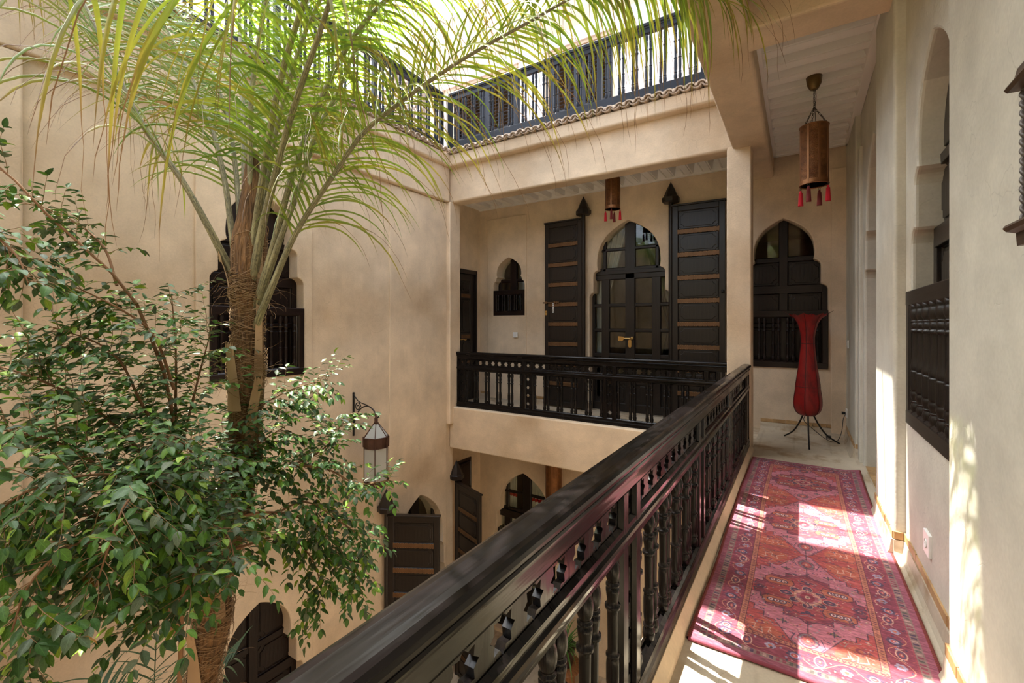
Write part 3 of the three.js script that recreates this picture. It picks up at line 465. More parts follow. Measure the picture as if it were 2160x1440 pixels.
{ // louvred shutters of the terrace room
  const slatG = put(box(-0.235, 0.235, -0.006, 0.006, -0.028, 0.028, 0.002), 0, 0, 0, 0.6), k = [['far left louvred shutter leaf on the roof terrace room', -5.47], ['second louvred shutter leaf from the left on the roof terrace room', -4.73], ['third louvred shutter leaf on the roof terrace room behind hanging palm tips', -3.43], ['right hand louvred shutter leaf on the roof terrace room near the beam', -2.84]];
  for (const [label, x] of k) {
    const t = thing('louvred_shutter', label, 'shutter', [x, 3.96, -7.06], 0), W = x < -4 ? 0.74 : 0.57, hw = W / 2;
    mesh('frame', join([box(-hw, -hw + 0.1, 0, 2.06, -0.03, 0.03, 0.005), box(hw - 0.1, hw, 0, 2.06, -0.03, 0.03, 0.005), box(-hw + 0.09, hw - 0.09, 1.95, 2.06, -0.03, 0.03, 0.005), box(-hw + 0.09, hw - 0.09, 0, 0.13, -0.03, 0.03, 0.005), box(-hw + 0.09, hw - 0.09, 0.96, 1.07, -0.03, 0.03, 0.005)]), MAT.paint, t);
    const n = 26; for (let i = 0; i < n; i++) { const y = i < 12 ? 0.16 + i * 0.067 : 1.10 + (i - 12) * 0.0645; if (y > 1.94) continue; const o = mesh('slat', slatG, MAT.paint, t); o.position.y = y; o.scale.x = (W - 0.19) / 0.47; }
  }
  const t = thing('lattice_screen', 'pale wooden lattice screen on the left roof terrace', 'screen', [-6.0, 3.9, -4.9], Math.PI / 2), L = [];
  mesh('frame', join([box(0, 0.06, 0, 1.98, -0.02, 0.02), box(1.36, 1.42, 0, 1.98, -0.02, 0.02), box(0, 1.42, 1.92, 1.98, -0.02, 0.02), box(0, 1.42, 0, 0.06, -0.02, 0.02)]), MAT.clay[0], t);
  for (let i = -14; i < 14; i++) for (const s of [-1, 1]) { const c = 0.71 + i * 0.14; for (const [a, b] of [[c - s * 0.93, c + s * 0.93]]) { const y0 = 0.06, y1 = 1.92, xa = Math.min(Math.max(a, 0.05), 1.37), xb = Math.min(Math.max(b, 0.05), 1.37), ya = y0 + (xa - a) / (b - a) * (y1 - y0), yb = y0 + (xb - a) / (b - a) * (y1 - y0), l = Math.hypot(xb - xa, yb - ya); if (l < 0.1) continue; L.push(put(box(-l / 2, l / 2, -0.018, 0.018, -0.005, 0.005, 0), (xa + xb) / 2, (ya + yb) / 2, s * 0.006, 0, 0, Math.atan2(yb - ya, xb - xa))); } }
  for (const g of L) mesh('slat', g, MAT.clay[0], t);
}
// curtains behind the glazed doors
function curtain(label, pos, turn, w, h, tie, mat = MAT.cloth) { // gathered cloth, pulled to the side x = 0 at height tie
  const nx = 36, ny = 40, P = [], U = [], I = [];
  for (let j = 0; j <= ny; j++) for (let i = 0; i <= nx; i++) { const u = i / nx, y = h * j / ny, k = tie == null ? 1 : 0.16 + 0.84 * Math.pow(Math.min(1, Math.abs(y - tie) / (y > tie ? h - tie : tie * 1.6)), 1.15); P.push(u * w * k, y, Math.sin(u * 34 + j * 0.03) * 0.022 * (0.6 + 0.4 * k)); U.push(u * w, y); }
  for (let j = 0; j < ny; j++) for (let i = 0; i < nx; i++) { const a = j * (nx + 1) + i, b = a + nx + 1; I.push(a, a + 1, b, b, a + 1, b + 1); }
  const g = new THREE.BufferGeometry(); g.setAttribute('position', new THREE.Float32BufferAttribute(P, 3)); g.setAttribute('uv', new THREE.Float32BufferAttribute(U, 2)); g.setIndex(I); g.computeVertexNormals();
  const o = mesh('curtain', g, mat); o.position.set(...pos); o.rotation.y = turn; if (w < 0) g.index.array.reverse();
  return tag(o, label, 'curtain');
}
curtain('white curtain tied back on the left behind the main arched glass door', [-2.72, 0.05, -6.78], 0, 0.54, 2.85, 1.2);
curtain('white curtain tied back on the right behind the main arched glass door', [-1.55, 0.05, -6.78], 0, -0.54, 2.85, 1.2);
const striped = (() => { const t = dataTex(16, (u, v) => { const f = (v * 1) % 1; return f > 0.36 && f < 0.42 ? [0.72, 0.10, 0.08] : [0.86, 0.83, 0.76]; }, true, 128); return std({ map: scaled(t, 1, 1.05), roughness: 0.95, side: THREE.DoubleSide }); })();
curtain('cream curtain with red stripes behind the ground floor arched door', [-4.05, GF + 0.05, -6.78], 0, 0.36, 2.85, null, striped);
curtain('narrow cream curtain with red stripes at the left of the ground floor arched door', [-4.5, GF + 0.05, -6.80], 0, 0.26, 2.85, null, striped);
curtain('thin white curtain behind the small balustered window', [-4.22, 1.3, -6.85], 0, 0.12, 1.2, null);

// ------------------------------------------------------------------ tile strips at the foot of the walls
{
  const r = rngOf(12);
  const strip = (name, label, pos, turn, L, y, th = 0.008, hgt = 0.042) => {
    const t = thing(name, label, 'skirting', pos, turn, null, 'structure');
    mesh('plinth', run([[-0.01, 0], [0.042, 0], [0.028, 0.012], [0.017, 0.035], [0.010, y - 0.004], [-0.01, y - 0.004]], L), MAT.floor, t);
    let x = 0.002; while (x < L - 0.03) { const w = Math.min(0.13 + r() * 0.03, L - x - 0.002); const o = mesh('tile', box(x, x + w - 0.004, y, y + hgt + (r() - 0.5) * 0.004, -0.012, th * (0.7 + r() * 0.5), 0.002), MAT.tileOchre[Math.floor(r() * 3)], t); o.rotation.z = (r() - 0.5) * 0.006; x += w; }
  };
  strip('baseboard_end', 'ochre tile strip at the foot of the wall behind the red lamp', [-0.42, 0, -6.5], 0, 0.88, 0.09);
  strip('baseboard_back', 'ochre tile strip at the foot of the back wall left of the shutters', [-4.82, 0, -6.5], 0, 1.98, 0.09);
  strip('baseboard_corner', 'ochre tile strip at the foot of the wall below the corner switches', [0.455, 0, -6.49], -Math.PI / 2, 0.98, 0.10);
  strip('baseboard_niche', 'ochre tile strip at the foot of the wall below the arched niche', [0.5, 0, -3.3], -Math.PI / 2, 1.06, 0.10);
  strip('baseboard_near', 'ochre tile strip at the foot of the near right wall', [0.455, 0, -2.24], -Math.PI / 2, 3.0, 0.10);
  strip('baseboard_pilaster', 'ochre tile strip around the foot of the pale pilaster', [0.445, 0, -4.0], -Math.PI / 2, 0.70, 0.10);
  strip('baseboard_return', 'short ochre tile strip on the side of the pale pilaster', [0.445, 0, -3.3], 0, 0.05, 0.10);
  strip('baseboard_doorway', 'short ochre tile strip beside the arched doorway', [0.455, 0, -5.5], 0, 0.06, 0.10);
  // zellige floor of the doorway
  const t = thing('floor_doorway', 'small patterned tile floor inside the arched doorway', 'tiles', [0.50, 0, -5.25], 0, null, 'structure');
  mesh('bed', box(0, 0.5, -0.02, 0.001, 0, 1.2, 0), MAT.floor, t);
  for (let k = 0; k < 8; k++) mesh('border_tile', box(0.01, 0.10, 0.0, 0.006, k * 0.15 + 0.003, k * 0.15 + 0.147, 0.001), MAT.tileOchre[k % 3], t);
  const grey = [0, 1, 2].map((i) => std({ color: rgb(0.40 + i * 0.06, 0.40 + i * 0.05, 0.34 + i * 0.04), roughness: 0.4 }));
  for (let i = 0; i < 3; i++) for (let k = 0; k < 10; k++) { const o = mesh('tile', boxUV(slab([[-0.07, 0], [0, -0.07], [0.07, 0], [0, 0.07]].map(([a, b]) => [a * 0.95, b * 0.95]), [], 0.006, 0.001, 1).rotateX(-Math.PI / 2)), grey[(i * 2 + k) % 3], t); o.position.set(0.18 + i * 0.14 + (k % 2) * 0.07, 0, 0.06 + k * 0.12); }
}

// ------------------------------------------------------------------ the runner rug
const RUG_W = 0.825, RUG_L = 3.0;
const rugMap = (() => {
  const W = 560, H = 2040, c = document.createElement('canvas'); c.width = W; c.height = H; const x = c.getContext('2d'), r = rngOf(5), s = W / RUG_W;
  const F = (col, pts) => { x.fillStyle = col; x.beginPath(); pts.forEach(([a, b], i) => (i ? x.lineTo(a, b) : x.moveTo(a, b))); x.closePath(); x.fill(); };
  const S = (col, w, pts, close = true) => { x.strokeStyle = col; x.lineWidth = w; x.beginPath(); pts.forEach(([a, b], i) => (i ? x.lineTo(a, b) : x.moveTo(a, b))); if (close) x.closePath(); x.stroke(); };
  const E = (col, a, b, rx, ry, rot = 0) => { x.fillStyle = col; x.beginPath(); x.ellipse(a, b, rx, ry, rot, 0, 7); x.fill(); };
  const EO = (col, w, a, b, rx, ry, rot = 0) => { x.strokeStyle = col; x.lineWidth = w; x.beginPath(); x.ellipse(a, b, rx, ry, rot, 0, 7); x.stroke(); };
  const navy = '#3a3a5c', wine = '#84324a', pink = '#c06a80', red = '#b8403f', orange = '#bd5c3c', cream = '#cdab92', teal = '#5f6f7c', magenta = '#934a62', olive = '#6f6a4c';
  x.fillStyle = magenta; x.fillRect(0, 0, W, H);
  x.fillStyle = '#96354f'; x.fillRect(0, 0, 5, H); x.fillRect(W - 5, 0, 5, H);
  // guard border: grey green with ticks
  x.fillStyle = '#7d6e66'; x.fillRect(22, 22, W - 44, H - 44);
  for (const [ax, n] of [[0, H], [1, W]]) for (let k = 30; k < n - 30; k += 15) for (const side of [0, 1]) { const p = side ? (ax ? H : W) - 32 : 32, col = [navy, wine, '#a58f80', '#40584f'][Math.floor(r() * 4)]; x.fillStyle = col; if (ax) x.fillRect(k, p - 7, 8, 13); else x.fillRect(p - 7, k, 13, 8); }
  x.fillStyle = '#9b3a4a'; x.fillRect(42, 42, W - 84, H - 84);
  // main border: wine with flowers and a running vine
  const bx0 = 46, bw = 62; x.fillStyle = wine; x.fillRect(bx0, bx0, W - 2 * bx0, H - 2 * bx0);
  const flower = (a, b, k) => { if (k % 3 === 0) { for (let i = 0; i < 8; i++) E(navy, a + Math.cos(i * 0.785) * 13, b + Math.sin(i * 0.785) * 13, 6, 5); E('#7e8bb0', a, b, 11, 11); E(red, a, b, 8, 8); E(cream, a, b, 3, 3); } else if (k % 3 === 1) { EO(cream, 3.2, a, b, 12, 20); E('#4a4468', a, b, 9, 16); E(red, a, b, 5, 9); E(cream, a, b, 2, 4); for (const q of [-1, 1]) { S(cream, 2.5, [[a, b + q * 20], [a - 8, b + q * 29], [a - 2, b + q * 25], [a + 8, b + q * 30]], false); } } else { for (let i = 0; i < 6; i++) E('#8d95b8', a + Math.cos(i * 1.047) * 9, b + Math.sin(i * 1.047) * 9, 5, 5); E(orange, a, b, 5, 5); } };
  const vine = (horiz) => { const n = horiz ? W : H; for (const side of [0, 1]) { const cc = bx0 + bw / 2, p = side ? (horiz ? H : W) - cc : cc; x.strokeStyle = '#d08a62'; x.lineWidth = 2.4; x.beginPath(); for (let k = bx0; k < n - bx0; k += 3) { const o = Math.sin(k / 21) * 23, a = horiz ? k : p + o, b = horiz ? p + o : k; k === bx0 ? x.moveTo(a, b) : x.lineTo(a, b); } x.stroke(); let q = 0; for (let k = bx0 + 36; k < n - bx0 - 20; k += 56) { const a = horiz ? k : p + (q % 2 ? 4 : -4), b = horiz ? p + (q % 2 ? 4 : -4) : k; flower(a, b, q++); for (let i = 0; i < 7; i++) { const aa = a + (r() - 0.5) * 52, bb = b + (r() - 0.5) * 60; E([navy, cream, '#c65a50', '#7e8bb0'][Math.floor(r() * 4)], aa, bb, 2 + r() * 3, 1.5 + r() * 2, r() * 3); } } } };
  vine(false); vine(true);
  // inner guard: tan with small hooks
  const g0 = bx0 + bw; x.fillStyle = '#5a2c3c'; x.fillRect(g0 - 2, g0 - 2, W - 2 * g0 + 4, H - 2 * g0 + 4); x.fillStyle = '#bd7050'; x.fillRect(g0, g0, W - 2 * g0, H - 2 * g0);
  for (let k = g0; k < H - g0; k += 13) for (const p of [g0 + 8, W - g0 - 8]) S(r() < 0.5 ? '#6b3244' : '#87503c', 2.6, [[p - 5, k], [p + 4, k + 3], [p - 2, k + 8]], false);
  for (let k = g0; k < W - g0; k += 13) for (const p of [g0 + 8, H - g0 - 8]) S('#6b3244', 2.6, [[k, p - 5], [k + 3, p + 4], [k + 8, p - 2]], false);
  // field
  const f0 = g0 + 17, fx1 = W - f0, cx = W / 2; x.fillStyle = '#54303c'; x.fillRect(f0 - 2, f0 - 2, W - 2 * f0 + 4, H - 2 * f0 + 4); x.save(); x.beginPath(); x.rect(f0, f0, W - 2 * f0, H - 2 * f0); x.clip(); x.fillStyle = red; x.fillRect(f0, f0, W, H);
  const pitch = 626, c0 = H / 2;
  const sym = (P) => [...P, ...P.slice().reverse().map(([a, b]) => [a, -b]), ...P.map(([a, b]) => [-a, -b]), ...P.slice().reverse().map(([a, b]) => [-a, b])];
  for (let m = -2; m <= 2; m++) {
    const cy = c0 + m * pitch, T = (P) => P.map(([a, b]) => [cx + a, cy + b]);
    // spandrel ground with scrolls
    for (const [sx, sy] of [[1, 1], [1, -1], [-1, 1], [-1, -1]]) { const q = (P) => P.map(([a, b]) => [cx + a * sx, cy + sy * (313 - b)]); F('#bc5338', q([[60, 30], [150, 10], [158, 90], [110, 120], [60, 70]])); S(cream, 2.6, q([[70, 40], [95, 60], [90, 85], [112, 72], [108, 48], [132, 56], [128, 84], [146, 78]]), false); E(wine, ...q([[120, 100]])[0], 14, 11); E(orange, ...q([[120, 100]])[0], 7, 6); S(navy, 2.2, q([[40, 20], [70, 14], [100, 24], [140, 18]]), false); S('#7c8a86', 2.2, q([[60, 110], [84, 100], [90, 118], [120, 132]]), false); }
    const hex = T(sym([[158, 40], [158, 118], [140, 118], [140, 150], [112, 150], [112, 178], [84, 178], [18, 300], [0, 312]])); F(pink, hex); S('#4c3a4e', 3, hex);
    const med = T(sym([[150, 14], [146, 34], [128, 40], [128, 64], [112, 64], [112, 104], [62, 104], [62, 134], [22, 134], [0, 156]])); F(wine, med); S('#3f3650', 3.2, med);
    F('#a83c46', T(sym([[122, 10], [110, 50], [60, 96], [0, 138]])));
    for (const sy of [-1, 1]) { const by = cy + sy * 236; E('#7c3a50', cx, by, 26, 34); EO(teal, 5, cx, by, 20, 28); E('#c05048', cx, by, 13, 18); E(cream, cx, by, 4, 6); for (const q of [-1, 1]) { E(olive, cx + q * 62, cy + sy * 170, 9, 7); S(navy, 3, [[cx + q * 62, cy + sy * 156], [cx + q * 62, cy + sy * 186]], false); E(navy, cx + q * 52, cy + sy * 172, 5, 4); E(navy, cx + q * 73, cy + sy * 172, 5, 4); S(navy, 2.4, [[cx + q * 18, cy + sy * 290], [cx + q * 40, cy + sy * 250], [cx + q * 30, cy + sy * 214]], false); } }
    // four orange cartouches
    for (const [sx, sy] of [[1, 1], [1, -1], [-1, 1], [-1, -1]]) { const ox = cx + sx * 82, oy = cy + sy * 66, P = [[-38, -22], [26, -26], [40, -12], [40, 12], [26, 26], [-38, 22], [-46, 0]].map(([a, b]) => [ox + a * sx, oy + b]); F(orange, P); S('#4e2a3e', 3, P); for (let k = -1; k <= 1; k++) { E(navy, ox + k * 17, oy, 11, 11); E('#d7cfc8', ox + k * 17, oy, 7, 8); E(wine, ox + k * 17, oy, 3, 4); } }
    // side lobes
    for (const q of [-1, 1]) { E('#6a2b44', cx + q * 132, cy, 20, 12); E(navy, cx + q * 132, cy, 12, 6); E(pink, cx + q * 132, cy, 4, 3); }
    // the navy flower
    EO(cream, 4, cx, cy, 34, 44); for (let i = 0; i < 8; i++) { const a = i * Math.PI / 4, R = i % 4 === 2 ? 62 : i % 2 ? 50 : 64, px = cx + Math.cos(a) * R * 0.92, py = cy + Math.sin(a) * R * 0.85; EO(cream, 4, px, py, 17, 13, a); E(navy, px, py, 17, 13, a); E('#8d4560', px, py, 7, 5, a); E(cream, px, py, 2, 2); }
    E('#c98c72', cx, cy, 38, 46); E('#a5566a', cx, cy, 30, 38); S('#d9b090', 3, sym([[26, 18], [14, 34], [0, 38]]).map(([a, b]) => [cx + a, cy + b])); E('#93293f', cx, cy, 20, 27); E(cream, cx, cy, 8, 10); E('#5a5048', cx, cy, 4, 5);
    for (const q of [-1, 1]) { E(navy, cx, cy + q * 92, 8, 10); E(navy, cx - 12, cy + q * 100, 6, 5); E(navy, cx + 12, cy + q * 100, 6, 5); S('#7d8694', 2.6, [[cx - 20, cy + q * 118], [cx, cy + q * 108], [cx + 20, cy + q * 118]], false); }
    // small scattered motifs
    for (let i = 0; i < 800; i++) { const a = cx + (r() - 0.5) * 320, b = cy + (r() - 0.5) * pitch, k = r(); E(k < 0.3 ? navy : k < 0.48 ? cream : k < 0.64 ? orange : k < 0.8 ? '#7a3048' : '#88939c', a, b, 1 + r() * 3.4, 0.8 + r() * 2.0, r() * 3); if (k < 0.35) S(k < 0.18 ? navy : '#8a6a4e', 1.6, [[a, b], [a + (r() - 0.5) * 26, b + (r() - 0.5) * 10], [a + (r() - 0.5) * 26, b + (r() - 0.5) * 20]], false); }
  }
  x.restore();
  // weave, worn knots and uneven dye (abrash)
  const im = x.getImageData(0, 0, W, H), d = im.data;
  for (let j = 0; j < H; j++) { const band = (fbm(j / 60, 3.7, 34, 3, 50) - 0.5) * 0.20; for (let i = 0; i < W; i++) { const o = (j * W + i) * 4, n = fbm(i / 14, j / 3.2, 1024, 3, 60), kn = ((i >> 1) + (j >> 1)) & 1 ? 0.03 : -0.03, w = Math.max(0, n - 0.60) * 1.2, k = 1 + band + kn + (n - 0.5) * 0.5; const lum = d[o] * 0.35 + d[o + 1] * 0.5 + d[o + 2] * 0.15, g = [lum + 22, lum + 2, lum + 2]; for (let q = 0; q < 3; q++) d[o + q] = Math.min(255, (d[o + q] * 0.62 + g[q] * 0.22 + [172, 88, 92][q] * 0.20) * k * (1 - w) + [200, 138, 138][q] * w); } }
  x.putImageData(im, 0, 0);
  const t = new THREE.CanvasTexture(c); t.colorSpace = THREE.SRGBColorSpace; return t;
})();
{
  const nx = 22, ny = 80, P = [], U = [], I = [], w2 = RUG_W / 2;
  const hgt = (u, v) => { const e = Math.max(0, Math.hypot(Math.max(0, u - 0.86) / 0.14, Math.max(0, v - 0.965) / 0.035) - 0.2); return 0.014 + 0.0035 * Math.sin(v * 21 + u * 3) * Math.sin(u * 5 + 1) + (u > 0.86 && v > 0.965 ? 0.022 * Math.pow(Math.min(1, (u - 0.86) / 0.14) * Math.min(1, (v - 0.965) / 0.035), 1.2) : 0) + 0 * e; };
  for (let j = 0; j <= ny; j++) for (let i = 0; i <= nx; i++) { const u = i / nx, v = j / ny; P.push((u - 0.5) * RUG_W + Math.sin(v * 7) * 0.006, hgt(u, v), -v * RUG_L + (u - 0.5) * 0.03 * (v > 0.5 ? 1 : -0.2)); U.push(u, v); }
  for (let j = 0; j < ny; j++) for (let i = 0; i < nx; i++) { const a = j * (nx + 1) + i, b = a + nx + 1; I.push(a, a + 1, b, b, a + 1, b + 1); }
  const g = new THREE.BufferGeometry(); g.setAttribute('position', new THREE.Float32BufferAttribute(P, 3)); g.setAttribute('uv', new THREE.Float32BufferAttribute(U, 2)); g.setIndex(I); g.computeVertexNormals();
  const t = thing('runner_rug', 'long faded pink and red patterned runner rug on the corridor floor', 'rug', [0.025, 0, -1.965], 0);
  const weave = dataTex(128, (u, v) => 0.5 + 0.5 * Math.sin(u * 6.283 * 32) * Math.sin(v * 6.283 * 32), false);
  mesh('pile', g, phys({ map: rugMap, roughness: 0.96, bumpMap: scaled(weave, 8, 30), bumpScale: 0.0012 }), t);
  const edge = [], at = (i, j) => V(P[(j * (nx + 1) + i) * 3], P[(j * (nx + 1) + i) * 3 + 1] - 0.006, P[(j * (nx + 1) + i) * 3 + 2]);
  const cord = dataTex(64, (u, v) => { const k = (u + v * 2) % 1 < 0.5; return k ? [0.42, 0.14, 0.18] : [0.50, 0.25, 0.18]; });
  const em = std({ map: scaled(cord, 2, 40), roughness: 0.95 });
  for (const side of [0, nx]) mesh('side_binding', tube(Array.from({ length: 41 }, (_, k) => at(side, k * 2)), () => 0.0085, 160, 8), em, t);
  for (const end of [0, ny]) mesh('end_binding', tube(Array.from({ length: nx + 1 }, (_, k) => at(k, end)), () => 0.0075, 60, 8), std({ color: rgb(0.26, 0.055, 0.085), roughness: 0.95 }), t);
}

// ------------------------------------------------------------------ hanging copper lanterns
const emboss = dataTex(512, (u, v) => { const cu = (u * 8) % 1, cv = (v * 8) % 1, d = Math.hypot(cu - 0.5, cv - 0.5), ring = Math.abs(Math.sin(d * 26)) * (d < 0.47 ? 1 : 0.25), dots = Math.sin(u * 320) * Math.sin(v * 320) * 0.25; return 0.4 + 0.45 * ring + dots; }, false);
const copperTone = dataTex(256, (u, v) => { const n = fbm(u * 5, v * 5, 5, 4, 70), e = fbm(u * 24, v * 24, 24, 3, 71), k = 0.55 + n * 0.55 + (e - 0.5) * 0.3; return [k, k * (0.9 + n * 0.12), k * (0.85 + n * 0.1)]; });
const embossed = std({ color: rgb(0.27, 0.125, 0.052), map: copperTone, metalness: 0.7, roughness: 0.52, bumpMap: emboss, bumpScale: 0.004 });
const tassel = [rgb(0.50, 0.008, 0.022), rgb(0.16, 0.016, 0.016)].map((c) => std({ color: c, roughness: 0.85 }));
const tasselG = join([lathe([[0, 0.125], [0.006, 0.124], [0.010, 0.115], [0.007, 0.108], [0.010, 0.10], [0.0125, 0.08], [0.0165, 0.03], [0.0175, 0.0], [0.012, -0.002], [0, 0.004]], 12), ...Array.from({ length: 14 }, (_, i) => put(new THREE.CylinderGeometry(0.0016, 0.0022, 0.11, 4), Math.cos(i / 14 * 6.283) * 0.0148, 0.05, Math.sin(i / 14 * 6.283) * 0.0148, Math.sin(i / 14 * 6.283) * -0.05, 0, Math.cos(i / 14 * 6.283) * 0.05))]);
const linkG = put(new THREE.TorusGeometry(0.0085, 0.0021, 5, 10), 0, 0, 0, 0, 0, 0, V(0.72, 1.15, 1));
function chainGeo(a, b) { const L = a.distanceTo(b), n = Math.max(2, Math.round(L / 0.0165)), d = b.clone().sub(a).normalize(), q = new THREE.Quaternion().setFromUnitVectors(V(0, 1, 0), d), L2 = []; for (let i = 0; i < n; i++) { const g = put(linkG, 0, 0, 0, 0, i % 2 ? Math.PI / 2 : 0, 0); g.applyQuaternion(q); const p = a.clone().lerp(b, (i + 0.5) / n); L2.push(g.translate(p.x, p.y, p.z)); } return join(L2); }
function pendant(label, pos, R, Hc, drop, spin = 0) { // pos: where the canopy meets the ceiling
  const t = thing('pendant_lantern', label, 'lantern', pos, spin), top = -drop, bot = top - Hc, N = 8;
  mesh('canopy', lathe([[0.0, -0.105], [0.02, -0.105], [0.032, -0.098], [0.05, -0.06], [0.058, 0.0], [0.0, 0.0]], 20), std({ color: rgb(0.16, 0.10, 0.035), metalness: 0.7, roughness: 0.4 }), t);
  const y2 = top + Math.min(0.16, drop * 0.4); mesh('chain', chainGeo(V(0, -0.1, 0), V(0, y2, 0)), MAT.iron, t);
  for (let i = 0; i < 3; i++) { const a = i * 2.094 + 0.6; mesh('chain', chainGeo(V(0, y2, 0), V(Math.cos(a) * R * 0.96, top - 0.005, Math.sin(a) * R * 0.96)), MAT.iron, t); }
  mesh('cable', tube([V(0.008, -0.1, 0.004), V(0.012, (y2 - 0.1) / 2, 0.008), V(0.004, y2, 0.006), V(0.02, top - 0.06, 0.0)], () => 0.0028, 12, 5), MAT.black, t);
  const sh = new THREE.CylinderGeometry(R, R, Hc, 48, 1, true), inn = new THREE.CylinderGeometry(R - 0.004, R - 0.004, Hc, 48, 1, true); inn.scale(-1, 1, 1); const ix = inn.index.array; // inner skin
  const body = mesh('shade', join([put(sh, 0, top - Hc / 2, 0), put(inn, 0, top - Hc / 2, 0)]), embossed, t); body.material = embossed.clone(); body.material.side = THREE.DoubleSide;
  mesh('seams', join(Array.from({ length: N }, (_, i) => { const a = i / N * 6.283; return put(box(-0.008, 0.008, -Hc / 2, Hc / 2, -0.003, 0.003, 0.001), Math.cos(a) * R, top - Hc / 2, Math.sin(a) * R, 0, Math.PI / 2 - a, 0); })), MAT.copper, t);
  mesh('rims', join([put(new THREE.TorusGeometry(R, 0.006, 6, 40), 0, top, 0, Math.PI / 2), put(new THREE.TorusGeometry(R, 0.006, 6, 40), 0, bot, 0, Math.PI / 2), put(new THREE.CylinderGeometry(R + 0.002, R + 0.002, 0.03, 40, 1, true), 0, bot + 0.02, 0)]), MAT.copper, t);
  for (let i = 0; i < 4; i++) { const a = i * Math.PI / 2 + 0.75, o = mesh('tassel', tasselG, tassel[i % 2], t); o.position.set(Math.cos(a) * R, bot - 0.15, Math.sin(a) * R); const h = new THREE.Mesh(put(new THREE.TorusGeometry(0.007, 0.0018, 5, 10), 0, 0.135, 0), MAT.iron); h.name = 'hook'; o.add(h); }
  return t;
}
pendant('copper cylinder lantern with red tassels hanging by chains over the corridor', [0.10, 3.35, -4.48], 0.101, 0.48, 0.41, 0.35);
pendant('copper cylinder lantern with tassels half hidden by the beam over the back gallery', [-2.10, 3.37, -5.78], 0.096, 0.40, 0.12, 0.9);
pendant('tall copper cylinder lantern seen on the ground floor behind the near handrail', [-3.2, -0.42, -6.2], 0.125, 1.0, 0.12, 0.2);

